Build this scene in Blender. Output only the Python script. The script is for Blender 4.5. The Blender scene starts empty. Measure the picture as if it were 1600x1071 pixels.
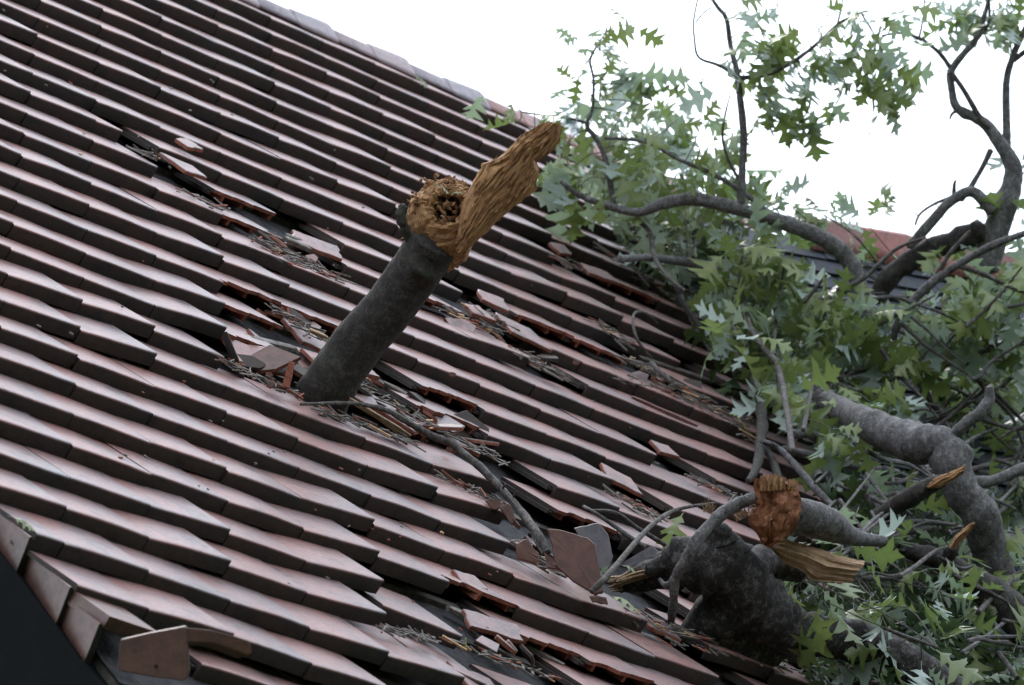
import bpy, math, random
import numpy as np
from mathutils import Vector, Matrix, noise
rnd = random.Random(7)

# ------------------------------------------------------------------ camera
F = 8500.0; CX, CY = 800.0, 535.5
RM = np.array([[0.70487469, -0.47609833, 0.52581561], [0.28668619, -0.48682907, -0.82511119], [0.64881638, 0.73234407, -0.20666267]])
TC = np.array([-1.09581017, -0.4047135, 18.54474064])
TH = math.radians(47.8408)
W, H = 0.30, 0.2574
M3 = np.array([[1, 0, 0], [0, math.cos(TH), -math.sin(TH)], [0, math.sin(TH), math.cos(TH)]])
ORG = np.array([0, 0, 0.0])
cam_l = -RM.T @ TC
ORG[2] = 1.65 - (M3 @ cam_l)[2]
CAM = M3 @ cam_l + ORG
AX = [M3 @ RM[0], M3 @ RM[1], M3 @ RM[2]]           # camera right, down, forward
def loc2w(u, v, n): return Vector(M3 @ np.array([u, v, n]) + ORG)
def ray(px, py): return (AX[0]*(px-CX)/F + AX[1]*(py-CY)/F + AX[2])
def P(px, py, d): return Vector(CAM + ray(px, py)*d)
def proj(w):
    q = np.array(w) - CAM; z = q @ AX[2]
    return CX + F*(q @ AX[0])/z, CY + F*(q @ AX[1])/z, z
NRM = M3 @ np.array([0, 0, 1.0])
def roofd(px, py, h=0.0):
    r = ray(px, py)
    return ((ORG + NRM*h - CAM) @ NRM)/(r @ NRM)
def Rf(px, py, h=0.0): return P(px, py, roofd(px, py, h))
def w2loc(w): return M3.T @ (np.array(w) - ORG)
def at(px, py, d):                                   # d < 3: height over the roof plane, else distance
    return Rf(px, py, d) if d < 3 else P(px, py, d)

sc = bpy.context.scene
cd = bpy.data.cameras.new("camera"); cam = bpy.data.objects.new("camera", cd); sc.collection.objects.link(cam)
cd.sensor_width = 36; cd.lens = F*36/1600
cd.clip_start = 0.5; cd.clip_end = 2000
m = Matrix.Identity(4)
for i in range(3):
    m[i][0] = AX[0][i]; m[i][1] = -AX[1][i]; m[i][2] = -AX[2][i]; m[i][3] = CAM[i]
cam.matrix_world = m
cd.dof.use_dof = True; cd.dof.focus_distance = 17.4; cd.dof.aperture_fstop = 6.3
sc.camera = cam

# ------------------------------------------------------------------ sky and sun
wd = bpy.data.worlds.new("World"); sc.world = wd; wd.use_nodes = True
nt = wd.node_tree; nt.nodes.clear()
out = nt.nodes.new("ShaderNodeOutputWorld"); bg = nt.nodes.new("ShaderNodeBackground")
sky = nt.nodes.new("ShaderNodeTexSky"); sky.sky_type = 'NISHITA'; sky.sun_disc = False
SUN_EL, SUN_ROT = math.radians(52), math.radians(30)
sky.sun_elevation = SUN_EL; sky.sun_rotation = SUN_ROT
tc = nt.nodes.new("ShaderNodeTexCoord"); nz = nt.nodes.new("ShaderNodeTexNoise"); nz.inputs['Scale'].default_value = 1.6; nz.inputs['Detail'].default_value = 5
rp = nt.nodes.new("ShaderNodeValToRGB"); rp.color_ramp.elements[0].position = .3; rp.color_ramp.elements[0].color = (7.7, 8.8, 10.4, 1)
rp.color_ramp.elements[1].position = .7; rp.color_ramp.elements[1].color = (10.8, 11.6, 12.6, 1)
mx = nt.nodes.new("ShaderNodeMix"); mx.data_type = 'RGBA'; mx.inputs[0].default_value = .88
nt.links.new(tc.outputs['Generated'], nz.inputs['Vector']); nt.links.new(nz.outputs['Fac'], rp.inputs['Fac'])
nt.links.new(sky.outputs['Color'], mx.inputs[6]); nt.links.new(rp.outputs['Color'], mx.inputs[7])
nt.links.new(mx.outputs[2], bg.inputs['Color']); bg.inputs['Strength'].default_value = 0.12
nt.links.new(bg.outputs[0], out.inputs['Surface'])
sl = bpy.data.lights.new("sun", 'SUN'); so = bpy.data.objects.new("sun", sl); sc.collection.objects.link(so)
sl.energy = 0.8; sl.angle = math.radians(18); sl.color = (1, .97, .93)
sd = Vector((math.sin(SUN_ROT)*math.cos(SUN_EL), math.cos(SUN_ROT)*math.cos(SUN_EL), math.sin(SUN_EL)))
so.rotation_euler = sd.to_track_quat('Z', 'Y').to_euler()
sc.view_settings.view_transform = 'Standard'; sc.view_settings.look = 'None'
sc.view_settings.exposure = 1.14; sc.view_settings.gamma = 1.0
sc.cycles.max_bounces = 6; sc.cycles.transparent_max_bounces = 4

# ------------------------------------------------------------------ helpers
class MB:
    def __init__(s): s.v = []; s.f = []; s.m = []; s.t = []; s.c = []
    def add(s, vs, fs, mat=0, tint=0.5, tv=None):
        o = len(s.v); s.v.extend([tuple(x) for x in vs])
        s.t.extend(tv if tv is not None else [tint]*len(vs))
        s.f.extend([tuple(i+o for i in f) for f in fs])
        s.m.extend(mat if isinstance(mat, (list, tuple)) else [mat]*len(fs))
    def box(s, c, ax, ay, az, mat=0, tint=.5):       # centre and three half-axis vectors
        c, ax, ay, az = map(Vector, (c, ax, ay, az))
        vs = [c+ax*i+ay*j+az*k for i in (-1, 1) for j in (-1, 1) for k in (-1, 1)]
        s.add(vs, [(0, 1, 3, 2), (4, 6, 7, 5), (0, 4, 5, 1), (2, 3, 7, 6), (0, 2, 6, 4), (1, 5, 7, 3)], mat, tint)
    def build(s, name, mats, parent=None, smooth=True, angle=40, origin=None):
        me = bpy.data.meshes.new(name)
        vs = s.v
        if origin is None and parent is None and vs: origin = Vector(vs[0])
        org = Vector(origin) if origin is not None else (Vector(parent['_o']) if parent is not None and '_o' in parent else Vector((0, 0, 0)))
        me.from_pydata([(x-org.x, y-org.y, z-org.z) for x, y, z in vs], [], s.f)
        for mt in mats: me.materials.append(mt)
        me.polygons.foreach_set('material_index', s.m)
        a = me.attributes.new('tint', 'FLOAT', 'POINT'); a.data.foreach_set('value', s.t)
        me.update()
        if smooth:
            me.polygons.foreach_set('use_smooth', [True]*len(me.polygons))
            try: me.set_sharp_from_angle(angle=math.radians(angle))
            except Exception: pass
        o = bpy.data.objects.new(name, me); sc.collection.objects.link(o)
        if parent is not None:
            o.parent = parent
            po = Vector(parent['_o']) if '_o' in parent else Vector((0, 0, 0))
            o.location = org - po
        else: o.location = org
        o['_o'] = tuple(org)
        return o
def tag(o, label=None, cat=None, group=None, kind=None):
    if label: o['label'] = label
    if cat: o['category'] = cat
    if group: o['group'] = group
    if kind: o['kind'] = kind
    return o
def empty(name, loc, label, cat, group=None):
    o = bpy.data.objects.new(name, None); sc.collection.objects.link(o); o.location = loc; o['_o'] = tuple(loc)
    o.empty_display_size = .1
    return tag(o, label, cat, group)

# ------------------------------------------------------------------ materials
def mat(name): 
    mt = bpy.data.materials.new(name); mt.use_nodes = True
    n = mt.node_tree; b = n.nodes['Principled BSDF']
    return mt, n, b
def nd(n, t, **k):
    x = n.nodes.new(t)
    for a, v in k.items():
        if a.startswith('_'): x.inputs[a[1:]].default_value = v
        else: setattr(x, a, v)
    return x
def ramp(n, fac, stops):
    r = n.nodes.new('ShaderNodeValToRGB'); e = r.color_ramp.elements
    while len(e) < len(stops): e.new(.5)
    for q, (p, c) in zip(e, stops): q.position = p; q.color = (*c, 1) if len(c) == 3 else c
    n.links.new(fac, r.inputs['Fac']); return r.outputs['Color']
def mixc(n, fac, a, b, mode='MIX'):
    x = n.nodes.new('ShaderNodeMix'); x.data_type = 'RGBA'; x.blend_type = mode
    for i, v in ((0, fac), (6, a), (7, b)):
        if isinstance(v, (int, float)): x.inputs[i].default_value = v
        elif isinstance(v, tuple): x.inputs[i].default_value = (*v, 1)
        else: n.links.new(v, x.inputs[i])
    return x.outputs[2]
def noi(n, scale, detail=4, rough=.6, vec=None, stretch=None, dist=0):
    t = n.nodes.new('ShaderNodeTexNoise'); t.inputs['Scale'].default_value = scale; t.inputs['Detail'].default_value = detail
    t.inputs['Roughness'].default_value = rough; t.inputs['Distortion'].default_value = dist
    g = n.nodes.new('ShaderNodeNewGeometry') if vec is None else None
    v = vec if vec is not None else g.outputs['Position']
    if stretch:
        mp = n.nodes.new('ShaderNodeMapping'); mp.inputs['Scale'].default_value = stretch; n.links.new(v, mp.inputs['Vector']); v = mp.outputs[0]
    n.links.new(v, t.inputs['Vector']); return t.outputs['Fac']
def bump(n, b, h, strength=.3, dist=.004):
    x = n.nodes.new('ShaderNodeBump'); x.inputs['Strength'].default_value = strength; x.inputs['Distance'].default_value = dist
    n.links.new(h, x.inputs['Height']); n.links.new(x.outputs[0], b.inputs['Normal'])
def attr(n, name): x = n.nodes.new('ShaderNodeAttribute'); x.attribute_name = name; return x.outputs['Fac']

def make_tile_mat(name, warm, cool, dark, rough=(.42, .62), cool_amt=(.35, .75)):
    mt, n, b = mat(name)
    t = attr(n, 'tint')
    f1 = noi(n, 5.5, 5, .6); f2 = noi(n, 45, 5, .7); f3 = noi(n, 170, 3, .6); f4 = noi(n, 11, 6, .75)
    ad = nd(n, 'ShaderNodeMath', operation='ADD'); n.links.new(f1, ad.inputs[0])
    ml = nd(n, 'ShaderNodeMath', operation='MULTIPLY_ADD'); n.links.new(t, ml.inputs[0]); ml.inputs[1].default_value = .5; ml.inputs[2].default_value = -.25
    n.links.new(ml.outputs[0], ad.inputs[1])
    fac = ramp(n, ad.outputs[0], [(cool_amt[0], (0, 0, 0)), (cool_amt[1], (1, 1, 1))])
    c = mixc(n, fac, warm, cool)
    c = mixc(n, ramp(n, f2, [(.42, (0, 0, 0)), (.75, (.6, .6, .6))]), c, dark)
    c = mixc(n, ramp(n, f4, [(.52, (0, 0, 0)), (.64, (.7, .7, .7))]), c, dark)
    f5 = noi(n, 2.2, 6, .7)
    c = mixc(n, ramp(n, f5, [(.58, (0, 0, 0)), (.70, (.5, .5, .5))]), c, dark)
    c = mixc(n, ramp(n, f3, [(.66, (0, 0, 0)), (.72, (.8, .8, .8))]), c, (.03, .027, .025))
    n.links.new(c, b.inputs['Base Color'])
    r = nd(n, 'ShaderNodeMapRange'); n.links.new(f2, r.inputs[0]); r.inputs[3].default_value = rough[0]; r.inputs[4].default_value = rough[1]
    n.links.new(r.outputs[0], b.inputs['Roughness'])
    bump(n, b, mixc(n, .5, f2, f3), .35, .003)
    return mt
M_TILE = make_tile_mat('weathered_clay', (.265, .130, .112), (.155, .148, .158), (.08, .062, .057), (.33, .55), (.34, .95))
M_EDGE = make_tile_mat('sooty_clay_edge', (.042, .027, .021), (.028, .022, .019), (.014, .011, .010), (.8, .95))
M_RIDGE = make_tile_mat('ridge_clay', (.27, .20, .205), (.23, .20, .22), (.12, .10, .10))
M_RIDGE2 = make_tile_mat('pink_ridge_clay', (.30, .16, .14), (.26, .17, .16), (.12, .08, .075))
M_RED = make_tile_mat('red_ridge_clay', (.26, .085, .065), (.19, .08, .07), (.08, .04, .035))
M_BROWN = make_tile_mat('brown_clay', (.125, .055, .038), (.085, .048, .038), (.04, .022, .017), cool_amt=(.6, 1.0))
M_GREYC = make_tile_mat('grey_clay', (.15, .12, .125), (.11, .11, .125), (.06, .05, .05))
def simple(name, c1, c2, scale=30, rough=.8, bs=.4, bd=.004, stretch=None, spec=.3):
    mt, n, b = mat(name); f = noi(n, scale, 5, .65, stretch=stretch)
    n.links.new(ramp(n, f, [(.3, c1), (.7, c2)]), b.inputs['Base Color']); b.inputs['Roughness'].default_value = rough
    b.inputs['Specular IOR Level'].default_value = spec
    bump(n, b, f, bs, bd); return mt
M_FRESH = simple('fresh_broken_clay', (.17, .055, .035), (.30, .11, .07), 60, .9, .8, .005)
M_FELT = simple('roofing_felt', (.008, .008, .009), (.05, .048, .050), 18, .85, 1.0, .02)
M_BATTEN = simple('old_batten_wood', (.04, .033, .028), (.11, .095, .08), 40, .85, .6, .004)
M_PALE = simple('pale_split_wood', (.42, .24, .11), (.62, .40, .22), 60, .7, .5, .003)
M_GREYW = simple('weathered_splinters', (.05, .043, .038), (.24, .21, .185), 35, .8, .5, .003)
M_BLACK = simple('near_black_board', (.0025, .003, .0035), (.006, .007, .008), 6, .9, .5, .006, None, .08)  # near-black colour of the board under the verge
M_SLATE = simple('dark_slate', (.009, .011, .015), (.024, .028, .036), 12, .7, .4, .004)
M_GROUND = simple('lawn', (.03, .05, .018), (.06, .085, .03), 3, .95, .5, .03)
M_WALL = simple('rendered_wall', (.10, .095, .085), (.15, .14, .125), 8, .9, .3, .004)

def bark_mat(name, c_dark, c_mid, c_light, moss=0.0, ring=False):
    mt, n, b = mat(name)
    f1 = noi(n, 30, 8, .82, dist=.3); f2 = noi(n, 95, 6, .8); f3 = noi(n, 6, 4, .6); f4 = noi(n, 38, 5, .7, stretch=(1, 1, .35))
    c = ramp(n, f1, [(.36, c_dark), (.5, c_mid), (.64, c_light)])
    c = mixc(n, ramp(n, f2, [(.48, (0, 0, 0)), (.62, (.85, .85, .85))]), c, c_dark)
    if not ring: c = mixc(n, ramp(n, f4, [(.58, (0, 0, 0)), (.66, (.7, .7, .7))]), c, c_light)
    c = mixc(n, ramp(n, f4, [(.30, (.9, .9, .9)), (.40, (0, 0, 0))]), c, tuple(x*.45 for x in c_dark))
    if moss: c = mixc(n, ramp(n, f3, [(.55, (0, 0, 0)), (.7, (moss, moss, moss))]), c, (.05, .075, .03))
    n.links.new(c, b.inputs['Base Color']); b.inputs['Roughness'].default_value = .8; b.inputs['Specular IOR Level'].default_value = .35
    if ring:
        g = n.nodes.new('ShaderNodeAttribute'); g.attribute_name = 'tint'
        w = n.nodes.new('ShaderNodeTexNoise'); w.noise_dimensions = '1D'; w.inputs['Scale'].default_value = 95; w.inputs['Detail'].default_value = 4
        n.links.new(g.outputs['Fac'], w.inputs['W'])
        h = mixc(n, .3, f2, w.outputs['Fac'])
        n.links.new(mixc(n, ramp(n, w.outputs['Fac'], [(.28, (.35, .35, .35)), (.36, (0, 0, 0))]), c, c_dark), b.inputs['Base Color'])
        bump(n, b, h, .45, .004)
    else: bump(n, b, mixc(n, .5, f1, f2), .9, .016)
    return mt
M_BARK = bark_mat('grey_oak_bark', (.05, .045, .042), (.14, .132, .128), (.27, .265, .26), .2)  # lightened: pale flare on branches against the sky is put into the colour
M_BARKB = bark_mat('shade_darkened_bark', (.007, .006, .005), (.030, .025, .021), (.16, .148, .138), 0)  # the log's shade and grey highlights are put into the bark colour
M_BARKD = bark_mat('dark_wet_bark', (.011, .009, .007), (.034, .028, .023), (.085, .075, .066), .3)
M_SMOOTH = bark_mat('smooth_grey_bark', (.030, .026, .024), (.10, .093, .09), (.20, .195, .195), 0, True)
M_TWIG = bark_mat('twig_bark', (.035, .028, .024), (.09, .078, .07), (.2, .185, .175))

def wood_mat(name, cols, rough=.75, mixv=.32):
    # fibres follow attribute 'tint' (position across the grain)
    mt, n, b = mat(name)
    a = nd(n, 'ShaderNodeAttribute'); a.attribute_name = 'tint'
    f0 = noi(n, 9, 3, .5)
    ma = nd(n, 'ShaderNodeMath', operation='MULTIPLY_ADD'); n.links.new(f0, ma.inputs[0]); ma.inputs[1].default_value = .10; n.links.new(a.outputs['Fac'], ma.inputs[2])
    w = nd(n, 'ShaderNodeTexNoise', noise_dimensions='1D'); w.inputs['Scale'].default_value = 46; w.inputs['Detail'].default_value = 9; w.inputs['Roughness'].default_value = .75
    n.links.new(ma.outputs[0], w.inputs['W'])
    f2 = noi(n, 60, 5, .7); f3 = noi(n, 10, 4, .6)
    fac = mixc(n, mixv, w.outputs['Fac'], f2)
    c = ramp(n, fac, [(.30, cols[0]), (.44, cols[1]), (.56, cols[2]), (.72, cols[3])])
    c = mixc(n, ramp(n, f3, [(.50, (0, 0, 0)), (.70, (.6, .6, .6))]), c, cols[1])
    n.links.new(c, b.inputs['Base Color']); b.inputs['Roughness'].default_value = rough
    bump(n, b, fac, .9, .008)
    return mt
M_TORN = wood_mat('torn_heartwood', [(.030, .014, .006), (.22, .10, .036), (.48, .26, .10), (.72, .50, .28)])
M_TORNR = wood_mat('torn_reddish_wood', [(.03, .012, .006), (.15, .050, .018), (.29, .11, .042), (.50, .26, .12)], mixv=.5)
M_TORNP = wood_mat('torn_pale_wood', [(.05, .03, .018), (.25, .15, .08), (.45, .30, .17), (.62, .48, .32)])
M_HOLLOW = simple('dark_hollow', (.008, .005, .004), (.06, .028, .015), 40, .95, .8, .006)  # dark brown for the stub hollow and the hole discs on verge tiles

def leaf_mat(name, top, top2, back, trf=.36, spc=.6):
    mt, n, b = mat(name)
    t = attr(n, 'tint'); f = noi(n, 25, 3, .5)
    c1 = mixc(n, t, top, top2); c1 = mixc(n, ramp(n, f, [(.45, (0, 0, 0)), (.8, (.5, .5, .5))]), c1, (.10, .12, .03))
    g = n.nodes.new('ShaderNodeNewGeometry')
    c = mixc(n, g.outputs['Backfacing'], c1, mixc(n, f, back, tuple(x*.75 for x in back)))
    n.links.new(c, b.inputs['Base Color']); b.inputs['Roughness'].default_value = .34; b.inputs['Specular IOR Level'].default_value = spc
    tr = n.nodes.new('ShaderNodeBsdfTranslucent'); n.links.new(mixc(n, .5, c, (.26, .38, .12)), tr.inputs['Color'])
    ms = n.nodes.new('ShaderNodeMixShader'); ms.inputs[0].default_value = trf
    n.links.new(b.outputs[0], ms.inputs[1]); n.links.new(tr.outputs[0], ms.inputs[2])
    n.links.new(ms.outputs[0], n.nodes['Material Output'].inputs['Surface'])
    return mt
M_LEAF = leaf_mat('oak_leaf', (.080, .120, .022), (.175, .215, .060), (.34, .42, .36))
M_LEAFD = leaf_mat('shaded_oak_leaf', (.008, .022, .006), (.022, .050, .015), (.05, .08, .055), .12, .3)  # same oak leaf, the shade of the deep foliage put into its colour
M_CONIFER = simple('conifer_needles', (.02, .06, .05), (.05, .12, .10), 3, .9, .2, .01)

def rvec0(r): return Vector((r.gauss(0, 1), r.gauss(0, 1), r.gauss(0, 1))).normalized()
M_WOOD = simple('wood_foliage', (.012, .025, .008), (.03, .05, .02), 2, .9, .2, .05)

# ------------------------------------------------------------------ the ground and the house
g = MB(); g.add([(-600, -600, 0), (600, -600, 0), (600, 900, 0), (-600, 900, 0)], [(0, 1, 2, 3)])
tag(g.build('ground', [M_GROUND], smooth=False, origin=(0, 0, 0)), kind='structure')

# wood added out of view behind the photographer: it closes the low sky on that side and keeps the tile fronts dark
mb = MB(); rw = random.Random(12)
for i in range(9000):
    az = math.radians(rw.uniform(150, 400)); hgt = 20+5*math.sin(az*7)+3*math.sin(az*17); z = rw.uniform(.0, 1)**.8*hgt
    R_ = 30+rw.uniform(-2.5, 2.5)+2*math.sin(az*11); c = Vector((R_*math.cos(az), -4+R_*math.sin(az), z)); s_ = rw.uniform(.5, 1.2)
    a = rvec0(rw)*s_; b = a.cross(rvec0(rw)).normalized()*s_*.8; mb.add([c-a, c+b, c+a, c-b], [(0, 1, 2, 3)], 0, rw.random())
tag(mb.build('added_blocker_wood', [M_WOOD], None, smooth=False, origin=(0, -30, 0)), 'unseen dark wood added in front of the house to block the low sky', 'wood', kind='stuff')

U_RAKE = (-10.27+2)*W
def uu(U): return (U+2)*W
def vv(r): return (9-r)*H
roof = empty('tiled_roof', loc2w(0, 0, 0), 'steep roof of overlapping brownish red clay tiles, storm damaged, with a row of ridge tiles', 'roof')
LT = 0.345; LIP = 0.050; TK = 0.013
SL = LIP/H
def add_tile(mb, x0, x1, v0, lift, yaw=0, pitch=0, front=None, left=None, right=None, seed=0, dn=0.0, dv=0.0, tint=.5, lw=W):
    """x0..x1 across, v0 front line. front(s)->y offset of a broken front, left(t)/right(t)->x of a broken side; returns nothing"""
    NX = 12; rr = random.Random(seed)
    cam_amp = rr.uniform(.000, .004)
    broken = front is not None
    if broken: ys = [0, .004, .02, .06, .12, .2, LT]
    else: ys = [0, .0022, .0075, .02, .08, .16, .25, LT]
    xc = (x0+x1)/2
    def top(x, y):
        s = (x-x0)/lw
        z = -y*SL + lift*max(0, min(1.05, s)) + cam_amp*math.sin(math.pi*min(1, max(0, s))) - pitch*y
        z += .0012*max(0, (s-.80)/.20)**2*(1 if s <= 1 else 0)
        z += .0012*noise.noise(Vector((x*9, (v0+y)*9, seed*.37)))
        return z
    def ed(x, y):                       # rotate + jitter, to roof coordinates
        X = x - x0; Y = y
        return (x0 + X*math.cos(yaw) - Y*math.sin(yaw), v0 + dv + X*math.sin(yaw) + Y*math.cos(yaw))
    grid_t = []; grid_b = []
    for i in range(NX+1):
        s = i/NX; ct = []; cb = []
        y0 = front(s) if broken else 0
        for j, y in enumerate(ys):
            t = y/LT; yy = y0 + (LT-y0)*t if broken else y
            xl = left(yy) if left else x0; xr = right(yy) if right else x1
            x = xl + (xr-xl)*s
            z = top(x, yy) + dn
            if not broken:
                if j == 0: z -= .0065
                elif j == 1: z -= .0022
            X, Y = ed(x, yy); ct.append(loc2w(X, Y, z))
            zb = z - TK
            if not broken:
                # underside: lip first
                zb = top(x, 0) + dn - LIP*(1.0) if j <= 2 else z - TK
                if j == 0: zb = top(x, 0)+dn-LIP
            cb.append(loc2w(X, Y, zb))
        grid_t.append(ct); grid_b.append(cb)
    NY = len(ys); vs = []; 
    for c in grid_t: vs += c
    ob = len(vs)
    for c in grid_b: vs += c
    fs = []; ms = []
    def T(i, j): return i*NY+j
    def B(i, j): return ob+i*NY+j
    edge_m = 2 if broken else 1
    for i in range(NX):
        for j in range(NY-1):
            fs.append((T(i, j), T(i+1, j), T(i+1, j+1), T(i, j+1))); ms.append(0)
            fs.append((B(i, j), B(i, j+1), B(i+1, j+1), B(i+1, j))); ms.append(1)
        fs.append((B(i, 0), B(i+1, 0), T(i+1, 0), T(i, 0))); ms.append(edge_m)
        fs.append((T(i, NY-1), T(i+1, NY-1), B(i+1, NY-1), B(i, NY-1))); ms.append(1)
    for j in range(NY-1):
        fs.append((T(0, j), T(0, j+1), B(0, j+1), B(0, j))); ms.append(2 if left else 1)
        fs.append((T(NX, j+1), T(NX, j), B(NX, j), B(NX, j+1))); ms.append(2 if right else 1)
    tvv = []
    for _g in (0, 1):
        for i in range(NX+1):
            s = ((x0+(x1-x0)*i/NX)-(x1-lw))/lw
            tvv += [tint*.45+.55*max(0, s)**1.3]*NY  # greys each tile rightward: sky reflection on its raised end put into colour
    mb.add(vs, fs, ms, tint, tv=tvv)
    if not left and x1-x0 > .12 and x0 > U_RAKE+.01:        # the low flange that runs under the neighbour on the left
        for (xa, xb, zo, th) in ((-.026, -.002, -.017, .010), (-.026, -.021, -.012, .006)):
            y0 = .012 if not broken else front(0)+.01
            a = []
            for y in (y0, LT-.02):
                for xo in (xa, xb):
                    for zz in (0, -th):
                        X, Y = ed(x0+xo, y); a.append(loc2w(X, Y, top(x0, y)+dn+zo+zz))
            mb.add(a, [(0, 1, 3, 2), (4, 6, 7, 5), (0, 4, 5, 1), (2, 3, 7, 6), (0, 2, 6, 4), (1, 5, 7, 3)], 1, tint)
    if broken:                          # hollow ribs seen under a snapped front
        for s in (.10+.1*rr.random(), .5+.1*rr.random(), .93):
            x = x0+(x1-x0)*s; y0 = front(s)+.004
            a = []
            for y in (y0, y0+.1):
                for xo in (-.006, .006):
                    for zz in (-TK*.9, -.034):
                        X, Y = ed(x+xo, y); a.append(loc2w(X, Y, top(x, y)+dn+zz))
            mb.add(a, [(0, 1, 3, 2), (4, 6, 7, 5), (0, 4, 5, 1), (2, 3, 7, 6), (0, 2, 6, 4), (1, 5, 7, 3)], 2, tint)
def jag(seed, base, amp, n=7):
    r = random.Random(seed); k = [r.uniform(-1, 1) for _ in range(n+1)]
    def f(s):
        q = max(0, min(.999, s))*n; i = int(q); t = q-i
        t = t*t*(3-2*t)
        return base + amp*(k[i]*(1-t)+k[i+1]*t) + amp*.35*math.sin(s*37+seed)
    return f
ci = 'ABCDEFGHIJKLMNOPQRS'.index
MISSING = {(7, 'D'), (7, 'F'), (7, 'I'), (8, 'F'), (8, 'I'), (12, 'F'), (13, 'F'), (13, 'G'), (14, 'E'), (14, 'F'), (14, 'G'), (3, 'K'),
           (12, 'G'), (11, 'L'), (13, 'K'), (15, 'I'), (16, 'I'), (16, 'J'), (16, 'K'), (17, 'I'), (17, 'J'), (17, 'K'), (18, 'K'), (6, 'L'), (6, 'M'), (5, 'K'),
           (20, 'G'), (20, 'H'), (21, 'G'), (21, 'H'), (21, 'I'), (22, 'H'), (9, 'J'), (7, 'L'), (14, 'I'), (23, 'G'), (19, 'L')}
FRONT = {(7, 'E'): .05, (8, 'E'): .03, (11, 'E'): .07, (11, 'F'): .06, (12, 'E'): .08, (13, 'E'): .03, (14, 'H'): .05, (13, 'H'): .06, (7, 'J'): .03, (7, 'K'): .02,
         (12, 'H'): .012, (3, 'L'): .03, (20, 'J'): .05, (20, 'I'): .07, (21, 'J'): .05, (8, 'H'): .02, (15, 'J'): .04}
LEFTCUT = {(9, 'K'): .0, (6, 'D'): .0}
LIFT = {(14, 'B'): .012, (13, 'D'): .020, (15, 'C'): .019, (12, 'D'): .015, (10, 'D'): .013, (16, 'G'): .017, (15, 'H'): .020, (16, 'H'): .019, (19, 'F'): .018, (20, 'F'): .024,
        (21, 'F'): .022, (18, 'F'): .016, (21, 'D'): .017, (20, 'D'): .014, (22, 'G'): .014, (14, 'C'): .016, (17, 'H'): .014, (18, 'J'): .014, (13, 'J'): .014, (9, 'I'): .012, (5, 'J'): .02, (4, 'K'): .012}
tiles = []
for r in range(-4, 25):
    cmax = 18
    for c in range(-3, cmax):
        ur = c - r/2; ul = ur-1
        if ur <= -10.27+.04: continue
        x0 = uu(ul) if ul > -10.26 else U_RAKE-.018; x1 = uu(ur)
        if r >= 23 and c > 5: continue
        if r == 24 and c < 4: continue
        v0 = vv(r)
        w = loc2w((x0+x1)/2, v0+.1, 0); px, py, z = proj(w)
        if px < -900 or px > 1480 or py > 1500 or py < -500 or (px > 1330 and py > 400): continue
        nm = 'ABCDEFGHIJKLMNOPQRS'[c] if 0 <= c < 18 else '-'
        if (r, nm) in MISSING: continue
        tiles.append((r, c, nm, x0, x1, v0, px, py, z))
def vis_rank(t):
    r, c, nm, x0, x1, v0, px, py, z = t
    inside = (-40 < px < 1180) and (-30 < py < 1080)
    return (0 if inside else 1, z)
tiles.sort(key=vis_rank)
rest = MB()
for k, (r, c, nm, x0, x1, v0, px, py, z) in enumerate(tiles):
    rr = random.Random(r*97+c*13+5)
    lift = LIFT.get((r, nm), max(0, rr.gauss(.0020, .0040)))
    if r == 24: lift = .003
    yaw = rr.gauss(0, .005); dv = rr.gauss(0, .0035); tint = rr.random(); pitch = rr.gauss(0, .004)
    fr = None; rt = None; lf = None
    if (r, nm) in FRONT: fr = jag(r*31+c, FRONT[(r, nm)], .022)
    if (r, nm) == (6, 'C'): j = jag(5, x0+.13, .012); rt = lambda y, j=j: j(y/LT)-y*.12
    if (r, nm) == (19, 'H'): fr = lambda s: .015 if s > .45 else .06+.02*math.sin(s*20)
    if (r, nm) == (18, 'L'): dv += .02
    if nm != '-' and r in (5, 15, 18) and 8 <= c: dv += rr.uniform(-.015, .015)
    mb = MB() if k < 99 else rest
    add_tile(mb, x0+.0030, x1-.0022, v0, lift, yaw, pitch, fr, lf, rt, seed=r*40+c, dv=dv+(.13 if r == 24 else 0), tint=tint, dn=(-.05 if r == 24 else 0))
    if k < 99:
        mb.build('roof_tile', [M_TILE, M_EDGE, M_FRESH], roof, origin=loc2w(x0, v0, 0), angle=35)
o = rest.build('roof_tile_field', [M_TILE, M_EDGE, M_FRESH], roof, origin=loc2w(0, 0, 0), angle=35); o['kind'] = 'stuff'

# felt, battens
u1 = 6.2; v_top = vv(-4)+.31; v_bot = vv(24)-.06
mb = MB(); N = 60; K = 70
vs = []; fs = []
for i in range(N+1):
    for j in range(K+1):
        u = U_RAKE+.02+(u1-U_RAKE)*i/N; v = v_bot+(v_top-v_bot)*j/K
        vs.append(loc2w(u, v, -.100+.008*noise.noise(Vector((u*4, v*4, 3)))))
for i in range(N):
    for j in range(K):
        a = i*(K+1)+j; fs.append((a, a+K+1, a+K+2, a+1))
mb.add(vs, fs); mb.build('roofing_felt', [M_FELT], roof, origin=loc2w(0, 0, 0))
mb = MB()
for r in range(-3, 25):
    v = vv(r)+.30
    c = loc2w((U_RAKE+u1)/2, v, -.090); mb.box(c, (loc2w(1, 0, 0)-loc2w(0, 0, 0))*((u1-U_RAKE)/2-.03), (loc2w(0, 1, 0)-loc2w(0, 0, 0))*.018, (loc2w(0, 0, 1)-loc2w(0, 0, 0))*.009)
mb.build('batten', [M_BATTEN], roof, smooth=False, origin=loc2w(0, 0, 0))
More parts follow.
